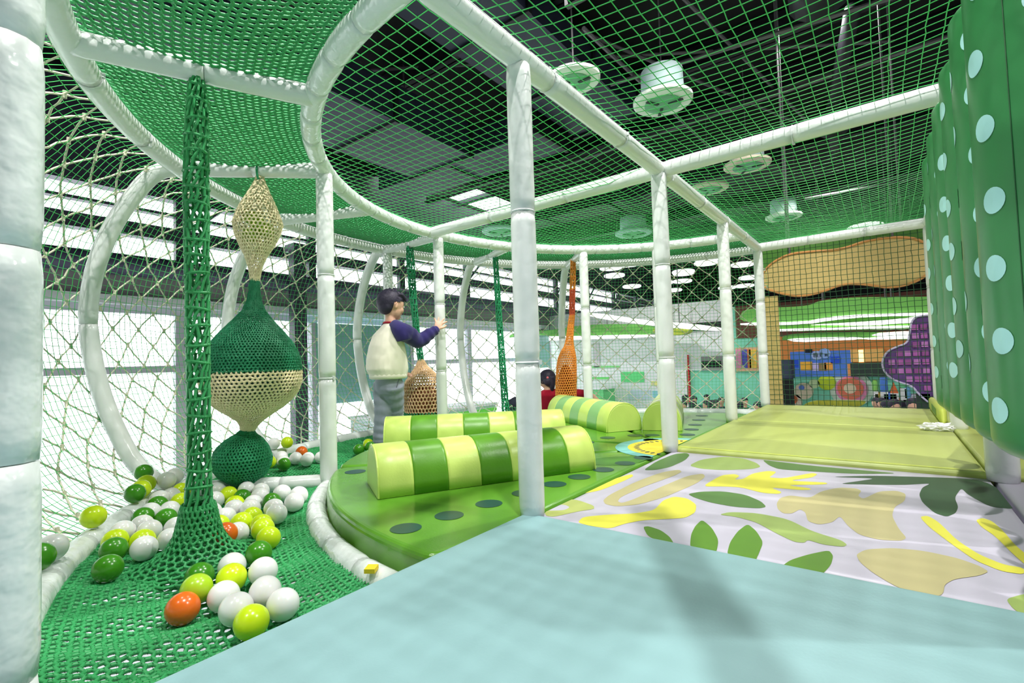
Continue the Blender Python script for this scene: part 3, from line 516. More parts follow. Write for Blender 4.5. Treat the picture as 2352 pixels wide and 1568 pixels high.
crochet('small_green_ball', f(dens([(978, 12, 563), (990, 22, 558), (1002, 38, 554), (1020, 52, 551), (1042, 60, 550), (1062, 57, 551), (1080, 46, 552), (1094, 31, 556), (1104, 24, 560)])), 50, .0068, KNITB, t, .0145)
P = f([(1045, 50, 551)])[0]; obj('inner_ball', *lathe([(.122 * math.sin(a), -.122 * math.cos(a)) for a in np.linspace(.05, 3.09, 14)], 24, (P[2], P[3], P[1])), coloured((14, 70, 48)), t, True)
c0 = pol(2.2355, -136, HC - .02); obj('hanging_loop', *tube([c0 + [.045 * math.cos(a) * .7, .045 * math.cos(a) * -.7, .05 * math.sin(a) + .0] for a in np.linspace(0, 2 * PI, 20)], .006, 6), KNITB, t)
def knit_column(name, a, R, rows, s, cz, cx, label, cat='rope', n=11, m=KNIT, skirt=None, cords=True):
    base = pol(R, a); f = at_px(base, s, cx, cz); t = thing(name, (base[0], base[1], -.1), label, cat); pr = f(dens(rows))
    pr = np.array(pr); L = np.r_[0, np.cumsum(np.abs(np.diff(pr[:, 1])))]; K = int(L[-1] / .03); A, B, rad = [], [], []
    for k in range(K):
        z0, z1 = [np.array([np.interp(L[-1] * (k + d) / K, L, pr[:, i]) for i in range(4)]) for d in (0, 1)]
        tw = k * .19
        for i in range(n):
            q0 = tw + i * 2 * PI / n + rng.normal(0, .06); q1 = tw + .19 + (i + rng.choice([-.35, 0, .35])) * 2 * PI / n
            A.append((z0[2] + z0[0] * math.cos(q0), z0[3] + z0[0] * math.sin(q0), z0[1])); B.append((z1[2] + z1[0] * math.cos(q1), z1[3] + z1[0] * math.sin(q1), z1[1])); rad.append(s_cord)
        if k % 2 == 0:
            for i in range(n):
                q0 = tw + i * 2 * PI / n; q1 = tw + (i + 1) * 2 * PI / n; rr = z0[0] * 1.06
                A.append((z0[2] + rr * math.cos(q0), z0[3] + rr * math.sin(q0), z0[1] + .006 * math.sin(q0 + k))); B.append((z0[2] + rr * math.cos(q1), z0[3] + rr * math.sin(q1), z0[1] + .006 * math.sin(q1 + k))); rad.append(s_cord)
    o = obj('rope_tube', *strands(np.array(A), np.array(B), np.array(rad), 5), m, t); return t, f
s_cord = .0054
d0 = 1.39 + .55; b0 = pol(2.294, -113); D0 = CAM_R[:, 2] @ (np.array([b0[0], b0[1], .5]) - EYE); s0 = D0 / FOC
t, f = knit_column('knitted_rope_column', -113, 2.294, [(166, 12, 452), (180, 15, 452), (230, 20, 452), (330, 23, 450), (450, 24, 449), (600, 23, 450), (760, 22, 451), (900, 21, 452), (1060, 21, 453), (1110, 23, 452), (1160, 27, 450)], s0, 855, 450, 'thick green knitted rope column rising out of the knitted walkway among the balls')
s_fl = f([(1160, 27, 450)])[0]
crochet('flared_foot', [(r, z, s_fl[2] + (ROP[0] - s_fl[2]) * w, s_fl[3] + (ROP[1] - s_fl[3]) * w) for r, z, w in ((.2, -.118, 1), (.14, -.1, 1), (.1, -.075, 1), (.078, -.045, .8), (.064, -.01, .6), (.055, .03, .4), (.05, .07, .2), (.046, s_fl[1] + .005, 0))], 24, .0052, KNIT, t, .017)
s_cord = .006
D = 4.253 / FOC; t, f = knit_column('knitted_bell', 179, 2.274, [(572, 7, 941), (600, 8, 942), (700, 7, 947), (770, 6, 953), (835, 6, 961)], D, 842, 940, 'knitted bell on a green rope, cream over a green base, which the boy touches', 'climbing ornament', 8, KNITB)
crochet('cream_bell', f(dens([(832, 6, 961), (845, 12, 962), (858, 22, 964), (872, 34, 966), (886, 43, 967), (905, 46, 968), (930, 46, 968), (950, 45, 968)])), 38, .0066, PEACH, t, .028)
crochet('green_base', f(dens([(950, 46, 968), (975, 46, 968), (1000, 44, 968), (1012, 30, 968)])), 44, .0082, KNITB, t, .022)
P = f([(930, 40, 968)])[0]; obj('inner_ball', *lathe([(.15 * math.sin(a), -.17 * math.cos(a)) for a in np.linspace(.05, 3.09, 14)], 24, (P[2], P[3], P[1] - .02)), coloured((150, 92, 62)), t, True)
D = 4.69 / FOC; knit_column('knitted_rope', 156.5, 2.15, [(596, 5, 1137), (700, 6, 1140), (800, 6.5, 1144), (900, 7, 1148), (968, 8, 1151)], D, 836, 1138, 'thin green knitted rope hanging past the boy toward the window side', 'rope', 8, KNITB)
D = 5.13 / FOC; t, f = knit_column('orange_knitted_rope', 133.6, 2.3, [(598, 5, 1313), (640, 6, 1311), (668, 6, 1309)], D, 829, 1313, 'orange knitted rope with a long drop-shaped sack at its foot', 'climbing ornament', 8, ORYARN)
def seg_col(rows, m, nm, n=16, r=.005): crochet(nm, f(dens(rows)), n, r, m, t, .024)
seg_col([(668, 6, 1309), (700, 6, 1307), (728, 6, 1306)], RUSTYARN, 'rust_section'); seg_col([(728, 6, 1306), (760, 7, 1301), (785, 8, 1298), (800, 11, 1296)], ORYARN, 'neck_section')
seg_col([(800, 11, 1296), (812, 16, 1293), (825, 20, 1291), (845, 22, 1289), (880, 23, 1287), (920, 23, 1285), (950, 22, 1285), (965, 12, 1285)], ORYARN, 'sack_section', 28, .0058)
P = f([(885, 20, 1287)])[0]; obj('inner_ball', *lathe([(.085 * math.sin(a), -.23 * math.cos(a)) for a in np.linspace(.05, 3.09, 14)], 20, (P[2], P[3], P[1] - .03)), coloured((140, 60, 30)), t, True)
# ================================================================ mats
def ccw(p): p = np.asarray(p, float); a = (p[:, 0] * np.roll(p[:, 1], -1) - np.roll(p[:, 0], -1) * p[:, 1]).sum(); return p if a > 0 else p[::-1]
def rectp(x0, y0, x1, y1, n=1): return [(x0, y0), (x1, y0), (x1, y1), (x0, y1)]
t = thing('landing_mat', (0, .3, -.1), 'large pale teal vinyl mat filling the near corner', 'mat')
obj('cover', *slab(rectp(RX - .02, -.9, 1.15, 1.35), -.11, .012, .012), TEAL, t)
obj('base_board', *boxr((RX + .02, -.86, -.16), (1.1, 1.31, -.11)), M_white, t)
def wedge(a0, a1, R=1.862, r0=.035, nr=20):
    m = math.radians((a0 + a1) / 2); ox, oy = r0 * math.cos(m), r0 * math.sin(m)
    p = [(RX + ox, RY - .0 + oy)] + [tuple(pol(R, a)[:2]) for a in np.linspace(a0 + .35, a1 - .35, nr)]
    return p
SECT = [(-90, -135.4, 'green deck mat wedge with a line of dark teal dots, under the front striped bolster'), (-135.4, -180, 'green deck mat wedge under the second striped bolster, beside the boy'), (180, 135, 'green deck mat wedge under the striped bolster that points at the orange rope'), (135, 90, 'green deck mat wedge under the farthest striped bolster')]
sect = []
for k, (a0, a1, lb) in enumerate(SECT):
    p = ccw(wedge(a1, a0)); 
    if k in (0, 3): p = np.clip(p, -99, [RX - .012, 99]); p[:, 0] = np.minimum(p[:, 0], RX - .004)
    # rounded outer corners
    t = thing('deck_mat', (*pol(1.2, (a0 + a1) / 2)[:2], -.1), lb, 'mat'); sect.append(t)
    q = [];n = len(p)
    for i in range(n):
        a, b, c = p[i - 1], p[i], p[(i + 1) % n]; u, v = a - b, c - b; lu, lv = np.linalg.norm(u), np.linalg.norm(v)
        ang = math.acos(max(-1, min(1, u @ v / lu / lv)))
        if ang < 2.4 and i != 0 and np.hypot(b[0] - RX, b[1] - RY) > 1.5:
            d1, d2 = min(.1, lu * .8), min(.1, lv * .8); s, e = b + u / lu * d1, b + v / lv * d2
            q += [s * (1 - w) ** 2 + 2 * b * w * (1 - w) + e * w * w for w in np.linspace(0, 1, 7)]
        else: q.append(b)
    sect[-1] = obj('cover', *slab(q, -.1, 0, .02), DISC, t)
    M = mesh_of(*join(*[(tube([pol(rr, (a0 + a1) / 2 + 0, -.2) for rr in (.4, 1.7)], .02, 6))])); M.name = 'batten'; link('base_batten', M, M_mull, t)
def dot(x, y, rx, ry, ang, m, t, name='printed_dot', z=.0012, n=20):
    ca, sa = math.cos(ang), math.sin(ang); obj(name, *flat([(x + rx * math.cos(q) * ca - ry * math.sin(q) * sa, y + rx * math.cos(q) * sa + ry * math.sin(q) * ca) for q in np.arange(n) * 2 * PI / n], z), m, t)
for k, a in enumerate((-98.8,)):
    for r in (1.77, 1.6, 1.42, 1.235, 1.055, .89, .71, .53, .36): x, y, _ = pol(r, a); dot(x, y, .05, .05, 0, DOTD, sect[0])
for a, s, rs in ((-130.5, 0, (1.75, 1.55, .75)), (-173, 1, (1.7, .75, .55)), (163.5, 2, (1.6, .53)), (141, 2, (1.75, .5, .29)), (128, 3, (1.3, .8, .48)), (101.5, 3, (1.6, 1.3, 1.0, .75, .5))):
    for r in rs: x, y, _ = pol(r, a); dot(x, y, .05, .05, 0, DOTD, sect[s])
p = smooth_poly([onz(*v)[:2] for v in ((1330, 1062), (1380, 1050), (1450, 1047), (1500, 1049), (1470, 1062), (1440, 1068), (1380, 1069))], 2); obj('printed_leaf', *flat(ccw(p), .0008), DISCD, sect[0])
w = onz(853, 1306, -.05); obj('yellow_tag', *box((w[0], w[1], -.05), (.03, .035, .012), .6), mat('yellow_tag_cloth', (236, 204, 40), .7), sect[0])
# sunflower print: half discs split over the four wedges
def sector_print(r0, r1, m, z, name):
    for k, (a0, a1, _) in enumerate(SECT):
        a = np.linspace(a0, a1, 10); a = a + (a.mean() - a) * .01
        P = [pol(r1, q)[:2] for q in a] + [pol(max(r0, .05), q)[:2] for q in a[::-1]]; P = [(min(x, RX - .026), y) for x, y in P]; obj(name, *flat(ccw(P), z), m, sect[k])
AQ = mat('aqua_ring_print', (128, 200, 196), .4); SUN = mat('sunflower_yellow_print', (240, 220, 72), .4); NAVY = mat('navy_print', (40, 52, 90), .4)
sector_print(.05, .345, AQ, .0012, 'printed_ring'); sector_print(.05, .275, SUN, .0018, 'printed_sun')
for i, a in enumerate(np.arange(-96, -264, -9.5)):
    k = 0 if a > -135.4 else 1 if a > -180 else 2 if a > -225 else 3; x, y, _ = pol(.225, a); dot(x, y, .017, .009, math.radians(a), NAVY, sect[k], 'printed_seed', .0026, 10)
# white mat with leaf prints
def wz(y): return 0.
def wmat(name, x0, x1, label):
    X = np.r_[x0, x0 + .006, np.linspace(x0 + .02, x1 - .02, 14), x1 - .006, x1]; Yv = np.array([1.362, 1.366, 1.4, 1.7, 2.0, 2.3, 2.6, 2.672, 2.676])
    V, F = [], []
    for i, x in enumerate(X):
        for y in Yv: V.append((x, y, -.012 if i in (0, len(X) - 1) or y in (1.362, 2.676) else 0))
    ny = len(Yv)
    for i in range(len(X) - 1):
        for j in range(ny - 1): F.append((i * ny + j, (i + 1) * ny + j, (i + 1) * ny + j + 1, i * ny + j + 1))
    V = np.array(V); n = len(V); ed = [i * ny for i in range(len(X))] + [(len(X) - 1) * ny + j for j in range(1, ny)] + [i * ny + ny - 1 for i in range(len(X) - 2, -1, -1)] + [j for j in range(ny - 2, 0, -1)]
    B = V[ed].copy(); B[:, 2] = -.1; V = np.concatenate([V, B]); m = len(ed)
    for k in range(m): F.append((ed[k], n + k, n + (k + 1) % m, ed[(k + 1) % m]))
    t = thing(name, ((x0 + x1) / 2, 2.0, -.1), label, 'mat'); t = obj('cover', V, F, WHITEM, t, True); return t
wm = wmat('printed_mat', RX + .012, LX - .035, 'white vinyl mat printed with yellow, tan and green leaf shapes'); wm2 = wmat('printed_mat', LX - .025, 1.1, 'narrow white mat strip passing under the green rolls')
PC = {'y': (226, 220, 78), 't': (190, 180, 132), 'g': (152, 174, 96), 'o': (178, 186, 110), 'd': (84, 122, 60), 'k': (46, 80, 48), 'b': (90, 138, 34), 'w': (194, 189, 206), 's': (120, 138, 80)}
PR = [('d', [(640, 285), (700, 245), (780, 212), (835, 207), (850, 217), (830, 240), (760, 272), (690, 285)]), ('g', [(845, 264), (900, 237), (1000, 224), (1090, 231), (1150, 252), (1170, 270), (1130, 280), (1000, 285), (900, 279)]),
 ('d', [(1175, 238), (1230, 245), (1400, 265), (1600, 283), (1800, 300), (1600, 302), (1400, 291), (1250, 281), (1205, 263)]),
 ('k', [(1480, 315), (1600, 311), (1700, 310), (1950, 317), (2085, 322), (2170, 335), (2270, 380), (2320, 415), (2330, 440), (2300, 460), (2200, 450), (2100, 395), (2070, 365), (2040, 408), (2057, 450), (2045, 478), (2005, 495), (1950, 478), (1895, 430), (1880, 395), (1895, 362), (1935, 344), (1800, 352), (1515, 347), (1600, 335), (1690, 322)]),
 ('y', [(330, 390), (430, 355), (520, 320), (590, 302), (597, 312), (550, 335), (450, 375), (390, 387)]),
 ('t', [(460, 420), (490, 395), (600, 340), (720, 295), (800, 282), (815, 292), (780, 310), (640, 360), (540, 405), (525, 425), (545, 433), (600, 415), (720, 360), (840, 310), (910, 300), (920, 315), (880, 345), (740, 405), (620, 440), (520, 448), (470, 438)]),
 ('y', [(905, 358), (990, 308), (1050, 302), (1075, 310), (1050, 328), (1090, 325), (1130, 300), (1200, 288), (1240, 292), (1225, 305), (1205, 318), (1270, 322), (1400, 297), (1425, 303), (1400, 318), (1290, 332), (1460, 340), (1470, 346), (1440, 350), (1280, 352), (1390, 366), (1395, 373), (1340, 374), (1210, 362), (1265, 384), (1250, 392), (1180, 388), (1080, 362), (1000, 358)]),
 ('d', [(840, 392), (900, 381), (1000, 380), (1100, 395), (1170, 425), (1195, 450), (1160, 457), (1050, 450), (940, 430), (870, 408)]),
 ('t', [(1240, 435), (1255, 410), (1300, 398), (1390, 410), (1440, 380), (1520, 363), (1600, 367), (1622, 378), (1605, 400), (1630, 415), (1700, 380), (1780, 377), (1822, 392), (1815, 425), (1770, 450), (1758, 490), (1790, 550), (1825, 590), (1800, 603), (1700, 598), (1610, 575), (1560, 535), (1525, 490), (1490, 520), (1430, 530), (1380, 515), (1370, 475), (1345, 460), (1310, 480), (1270, 480), (1245, 460)]),
 ('y', [(345, 520), (370, 495), (480, 485), (600, 480), (690, 465), (730, 420), (780, 403), (840, 412), (880, 440), (875, 475), (830, 500), (740, 505), (640, 510), (560, 525), (490, 548), (400, 535)]),
 ('o', [(197, 437), (290, 412), (350, 420), (420, 445), (420, 460), (350, 470), (240, 495), (200, 490)]), ('w', [(205, 452), (240, 441), (290, 441), (312, 452), (285, 465), (215, 468)]),
 ('g', [(980, 485), (1030, 473), (1150, 478), (1290, 505), (1400, 560), (1530, 600), (1558, 620), (1540, 630), (1450, 620), (1380, 598), (1365, 612), (1320, 608), (1240, 570), (1150, 520), (1060, 495)]),
 ('b', [(640, 540), (665, 537), (720, 555), (760, 585), (780, 617), (700, 600), (660, 580)]), ('b', [(905, 507), (950, 545), (980, 600), (968, 662), (850, 638), (855, 575), (875, 535)]), ('b', [(1110, 526), (1150, 560), (1180, 610), (1160, 660), (1143, 699), (1015, 670), (1030, 610), (1065, 560)]), ('b', [(1475, 645), (1495, 670), (1485, 710), (1440, 760), (1258, 722), (1300, 690), (1380, 665)]),
 ('t', [(1597, 665), (1640, 642), (1760, 635), (1900, 648), (2050, 680), (2150, 715), (2195, 742), (2150, 760), (2040, 775), (1995, 800), (1990, 840), (1950, 862), (1860, 845), (1760, 800), (1670, 745), (1615, 700)]),
 ('y', [(1882, 495), (1920, 490), (1970, 520), (2050, 600), (2150, 665), (2260, 710), (2352, 725), (2352, 755), (2250, 740), (2130, 690), (2030, 620), (1930, 545)]),
 ('y', [(2135, 510), (2165, 500), (2210, 515), (2260, 560), (2310, 620), (2380, 680), (2380, 730), (2300, 660), (2220, 580), (2160, 540)]), ('g', [(2270, 865), (2352, 842), (2440, 840), (2440, 950), (2352, 945), (2300, 905)])]
for k, (c, pts) in enumerate(PR):
    P = smooth_poly(pts, 3, .17); Q = []
    for x, y in P:
        z = 0.
        for _ in range(6): w = onz(1150 + x / 1.9567, 934 + y / 1.9567, z); z = float(wz(min(max(w[1], 1.363), 2.675)))
        Q.append((min(max(w[0], RX + .014), LX - .037), min(max(w[1], 1.368), 2.670)))
    bm = bmesh.new(); Q = ccw(Q); vs = [bm.verts.new((a, b, 0)) for a, b in Q]; bm.faces.new(vs); bmesh.ops.remove_doubles(bm, verts=bm.verts, dist=.0003); bmesh.ops.triangulate(bm, faces=bm.faces)
    for v in bm.verts: v.co.z = float(wz(v.co.y)) + .0004 + k * .00003
    me = bpy.data.meshes.new('printed_shape'); bm.to_mesh(me); bm.free(); link('printed_shape', me, mat('print_' + c, PC[c], .42, .4), wm)
x0, x1 = RX + .01, LX - .035
t = thing('lime_mat', (-.3, 3.3, -.1), 'wide lime green vinyl mat behind the printed white mat', 'mat'); obj('cover', *slab(rectp(x0, 2.682, x1, 4.02), -.1, .022, .02), LIME, t); obj('edge_stripe', *flat(rectp(x0 + .03, 2.70, x1 - .03, 2.73), .0228), LIMEB, t)
t = thing('lime_mat', (-.3, 4.7, -.1), 'lime green vinyl mat at the foot of the square grid panel', 'mat'); obj('cover', *slab(rectp(x0, 4.03, x1, 5.32), -.1, .022, .02), LIME, t); obj('base_board', *boxr((x0 + .02, 4.05, -.14), (x1 - .02, 5.3, -.1)), M_white, t)
t = thing('lime_mat', (.6, 3.9, -.1), 'narrow lime mat strip lying under the row of green rolls', 'mat'); obj('cover', *slab(rectp(LX - .028, 2.682, .95, 5.32), -.1, .02, .015), LIME, t); obj('base_board', *boxr((LX, 2.7, -.14), (.93, 5.3, -.1)), M_white, t)
t = thing('lime_ramp', (.15, 5.25, 0), 'small yellow-lime padded kerb with a leaf print in the far corner under the rolls', 'kerb'); bevel_box('side_pad', (.275, 4.75, .075), (.04, 1.0, .1), .02, LIMEB, t)
obj('leaf_print', *boxr((.253, 4.5, .05), (.2545, 4.9, .1)), mat('print_b', PC['b'], .42, .4), t)
obj('joist', *tube([(RX, -.1, -.16), (RX, 5.36, -.16)], .05, 10), FOAM, None, True); bpy.data.objects['joist'].name = 'deck_joist'; tag(bpy.data.objects['deck_joist'], 'white deck joist tube under the straight edge of the round deck', 'tube')
# crumpled tissue
bm = bmesh.new(); bmesh.ops.create_icosphere(bm, subdivisions=4, radius=1); w = onz(2152, 986, .03)
for v in bm.verts:
    p = v.co.copy(); d = 1 + .45 * noise.noise(p * 3.1) + .3 * noise.noise(p * 7 + Vector((3, 1, 2))); v.co = Vector((p.x * .075 * d, p.y * .032 * d, max(-.02, p.z * .026 * d))) + Vector((w[0], w[1], .043))
me = bpy.data.meshes.new('tissue'); bm.to_mesh(me); bm.free()
tag(link('crumpled_tissue', me, mat('white_tissue', (244, 244, 246), .7)), 'crumpled white tissue left on the lime mat beside the roll post', 'tissue')

# ================================================================ striped bolsters
def bolster(p0, axis, L, w, h, label, n=7, c=(BLITE, BDARK)):
    ax = np.array(axis, float); ax /= np.linalg.norm(ax); pe = np.array([-ax[1], ax[0]]); p0 = np.array(p0, float)
    t = thing('striped_bolster', (*(p0 + ax * L / 2 + pe * w / 2), 0), label, 'bolster', 'striped bolsters on the round deck')
    th = np.linspace(0, PI, 17); prof = [(w / 2 - w / 2 * (abs(math.cos(q)) ** .9) * np.sign(math.cos(q)), h * math.sin(q) ** .82) for q in th]; prof = [(w * .0 + 0, .001)] + prof[1:-1] + [(w, .001)]
    m = len(prof)
    for k in range(n):
        ss = [0, .004, .012, .5, L / n - .012, L / n - .004, L / n]; ss[3] = L / n / 2; V = []
        for i, s in enumerate(ss):
            e = 1.0
            if k == 0 and i < 3 or k == n - 1 and i > 3: e = [.93, .97, 1][i if i < 3 else 6 - i]
            elif i in (0, 6): e = .985
            for a, b in prof: q = p0 + ax * (k * L / n + s) + pe * (w / 2 + (a - w / 2) * e); V.append((q[0], q[1], b * e + .001))
        F = [(i * m + j, i * m + (j + 1) % m, (i + 1) * m + (j + 1) % m, (i + 1) * m + j) for i in range(6) for j in range(m)] + [tuple(range(m - 1, -1, -1)), tuple(6 * m + j for j in range(m))]
        me = mesh_of(V, F); sm = np.ones(len(F), bool); sm[-2:] = False; me.polygons.foreach_set('use_smooth', sm); link('stripe_panel', me, c[k % 2], t)
    for s in (.004, L - .004):                                           # piping round both ends
        P = [(*(p0 + ax * s + pe * (w / 2 + (a - w / 2) * .975)), b * .975 + .002) for a, b in prof]; obj('piping', *tube(P, .004, 6), c[0], t)
    return t
bolster((-1.589, 1.202), (.485, .879), 1.0, .31, .19, 'striped lime and leaf green bolster at the front of the round deck')
bolster((-2.497, 1.935), (.826, .815), 1.16, .3, .185, 'striped lime and leaf green bolster lying behind the front one, near the boy')
bolster((-2.46, 3.72), (.90, -.60), 1.06, .29, .2, 'striped bolster of lime and sage bands that ends below the orange knitted rope', 7, (BLITE, BMID))
bolster((-1.407 - .3, 3.347 + .95), (.3, -.95), 1.0, .27, .2, 'farthest striped bolster, half hidden behind the sunflower post', 7, (BLITE, mat('cream_stripe_vinyl', (214, 216, 196), .4)))

# ================================================================ hanging green rolls with pale dots
RL = [(1.40, 'nearest and largest green roll with pale dots, reaching out of the picture'), (1.65, 'second green dotted roll counted from the nearest one'), (1.93, 'third green dotted roll counted from the nearest one'), (2.22, 'fourth green dotted roll counted from the nearest one'), (2.49, 'fifth green dotted roll counted from the nearest one'), (2.80, 'farthest slim green dotted roll, beside the square grid panel')]
for k, (y, lb) in enumerate(RL):
    R = .127; xc = .29; t = thing('inflated_roll', (xc, y, .2), lb, 'roll', 'green dotted rolls'); z0, z1 = .285 - .008 * k, 1.375
    pf = [(.004, z0 + .002)] + [(R * math.sin(a) ** .75, z0 + .05 - .05 * math.cos(a)) for a in np.linspace(.2, PI / 2, 7)] + [(R, z) for z in np.linspace(z0 + .1, z1 - .1, 12)] + [(R * math.sin(a) ** .75, z1 - .05 + .05 * math.cos(a)) for a in np.linspace(PI / 2, .2, 7)] + [(.004, z1 - .002)]
    rc = obj('roll_cover', *lathe(pf, 40, (xc, y, 0)), ROLLG, t, True)
    for a in (-.1 + .1 * (k % 2),): obj('seam', *tube([(xc + (R + .0005) * math.cos(a - PI / 2 - .6), y + (R + .0005) * math.sin(a - PI / 2 - .6), z) for z in np.linspace(z0 + .08, z1 - .08, 12)], .0011, 5), mat('dark_green_seam', (36, 92, 50), .5), rc)
    for i in range(7):
        for j in range(7):
            aa = 2 * PI * j / 7 + .3 * k + random.uniform(-.1, .1); zz = z0 + .11 + (i + .5 * (j % 2)) * .14 + random.uniform(-.012, .012) + .03 * (k % 3)
            if zz > z1 - .12 or not (1.8 < aa % (2 * PI) < 5.9): continue
            rd = .0245; q = np.arange(22) * 2 * PI / 22; V = [(xc + (R + .0007) * math.cos(aa), y + (R + .0007) * math.sin(aa), zz)] + [(xc + (R + .0007) * math.cos(aa + rd * math.cos(v) / R), y + (R + .0007) * math.sin(aa + rd * math.cos(v) / R), zz + rd * 1.06 * math.sin(v)) for v in q]
            obj('printed_dot', V, [(0, 1 + m, 1 + (m + 1) % 22) for m in range(22)], ROLLDOT, rc)
    obj('hanging_strap', *boxr((xc - .02, y - .004, z1 - .01), (xc + .02, y + .004, HC)), mat('dark_green_seam', (36, 92, 50)), t)
# wooden and purple hung panels beyond the grid
def hung(name, pts, y, th, m, label, cat, it=2):
    p = smooth_poly(np.array([(ony(a, b, y)[0], ony(a, b, y)[2]) for a, b in pts]), it); n = len(p); t = thing(name, (p[:, 0].mean(), y, p[:, 1].min()), label, cat)
    V = [(a, y, b) for a, b in p] + [(a, y + th, b) for a, b in p]; obj('board', V, [tuple(range(n)), tuple(range(2 * n - 1, n - 1, -1))] + [(i, n + i, n + (i + 1) % n, (i + 1) % n) for i in range(n)], m, t); return t, p
WOOD = mat('tan_plywood', (208, 182, 118), .5, .3, .12, 6); PURP = mat('purple_board', (96, 66, 128), .5, .3, .2, 4)
t, p = hung('wavy_wood_panel', [(1745, 640), (1765, 608), (1810, 583), (1865, 577), (1930, 574), (1990, 552), (2060, 543), (2120, 550), (2150, 590), (2140, 625), (2095, 652), (2040, 662), (1985, 652), (1935, 652), (1885, 672), (1835, 682), (1785, 672), (1750, 660)], 6.1, .05, WOOD, 'tan plywood panel with a wavy outline hung behind the square grid', 'panel')
n = len(p); obj('edge_trim', *tube([(a, 6.095, b) for a, b in np.r_[p, p[:1]]], .012, 6), mat('orange_edge_trim', (214, 150, 84), .5), t)
for xx in (p[:, 0].min() + .3, p[:, 0].max() - .3): obj('hanger', *tube([(xx, 6.13, p[:, 1].max() - .2), (xx, 6.13, CZ)], .01, 6), M_pipe, t)
t, p = hung('green_canopy_board', [(1740, 560), (1900, 545), (2150, 505), (2170, 560), (2100, 570), (1990, 582), (1880, 600), (1800, 606), (1745, 660)], 6.3, .06, mat('moss_green_board', (74, 130, 40), .5), 'moss green board above and behind the tan wavy panel', 'panel')
for xx in (p[:, 0].min() + .3, p[:, 0].max() - .3): obj('hanger', *tube([(xx, 6.33, p[:, 1].max() - .2), (xx, 6.33, CZ)], .01, 6), M_pipe, t)
t, p = hung('purple_cloud_panel', [(2095, 730), (2130, 722), (2180, 730), (2200, 800), (2200, 930), (2140, 930), (2110, 905), (2095, 885), (2060, 876), (2035, 860), (2024, 835), (2035, 808), (2060, 796), (2085, 788), (2090, 760)], 5.9, .06, PURP, 'purple cloud shaped panel with a mauve lattice, beyond the square grid beside the rolls', 'panel')
LAT = coloured((186, 110, 190))
def inside(x, z): return sum((p[i - 1][1] > z) != (p[i][1] > z) and x < (p[i][0] - p[i - 1][0]) * (z - p[i - 1][1]) / (p[i][1] - p[i - 1][1]) + p[i - 1][0] for i in range(len(p))) % 2 == 1
for k, x in enumerate(np.arange(-.05, .45, .062)):
    for j, z in enumerate(np.arange(p[:, 1].min() + .05, p[:, 1].max(), .08)):
        if all(inside(x + dx, z + dz) for dx in (0, .048) for dz in (0, .05)): obj('lattice_tile', *boxr((x, 5.888, z), (x + .048, 5.899, z + .05)), coloured(((176, 96, 176), (150, 80, 150), (190, 120, 196))[(k + j) % 3]), t)
obj('edge_trim', *tube([(a, 5.89, b) for a, b in np.r_[p, p[:1]]], .008, 6), coloured((206, 196, 230)), t); obj('ground_leg', *boxr((.2, 5.9, FZ), (.3, 5.95, p[:, 1].min() + .1)), M_char, t)
t, p = hung('olive_lens_board', [(1838, 935), (1860, 921), (1900, 919), (1985, 919), (1990, 926), (1960, 940), (1860, 944)], 5.75, .06, mat('olive_board', (150, 152, 44), .5), 'olive lens-shaped board just beyond the foot of the square grid', 'panel'); obj('ground_leg', *boxr((p[:, 0].mean() - .05, 5.78, FZ), (p[:, 0].mean() + .05, 5.83, p[:, 1].min() + .03)), M_char, t)
t = thing('corner_board', (-1.0, 5.55, 0), 'narrow tan upright board beside the corner post of the grid', 'panel'); a = ony(1762, 700, 5.6); obj('board', *boxr((a[0] - .03, 5.58, -.1), (a[0] + .1, 5.62, 1.1)), WOOD, t); obj('foot', *boxr((a[0] - .03, 5.57, FZ), (a[0] + .1, 5.63, -.1)), M_char, t)
# ================================================================ plastic balls
BC = {'W': ('white', mat('white_ball_plastic', (236, 236, 236), .22, .5, sss=.15)), 'L': ('lime', mat('lime_ball_plastic', (206, 232, 30), .22, .5, sss=.1)), 'D': ('green', mat('green_ball_plastic', (62, 138, 24), .22, .5)), 'O': ('orange', mat('orange_ball_plastic', (230, 106, 30), .22, .5)), 'Y': ('olive lime', mat('olive_ball_plastic', (168, 206, 40), .25, .5))}
SA = lambda x, y: (x / 2.936, 1034 + y / 2.936); SB = lambda x, y: (600 + x / 8.4, 980 + y / 8.4)
near = [('O', 1232, 1065), ('Y', 1325, 935), ('D', 1345, 850), ('W', 1565, 780), ('L', 1557, 872), ('W', 1775, 815), ('W', 1515, 975), ('W', 1805, 965), ('W', 1890, 1030), ('W', 1595, 1070), ('L', 1695, 1155)]
lef = [('D', 728, 795), ('D', 768, 670), ('W', 972, 660), ('L', 962, 605), ('W', 1145, 600), ('L', 790, 600), ('W', 820, 558), ('W', 1005, 545), ('W', 960, 497), ('D', 965, 462), ('D', 1120, 460), ('W', 1185, 520), ('W', 1010, 420), ('L', 1205, 350), ('D', 1090, 375), ('W', 1130, 400), ('L', 630, 447), ('W', 345, 660), ('D', 265, 715), ('D', 910, 290), ('L', 975, 258), ('W', 1090, 268), ('D', 970, 160), ('L', 1040, 215), ('W', 1100, 205), ('W', 1212, 210), ('W', 1188, 175), ('W', 1150, 310), ('L', 1215, 272)]
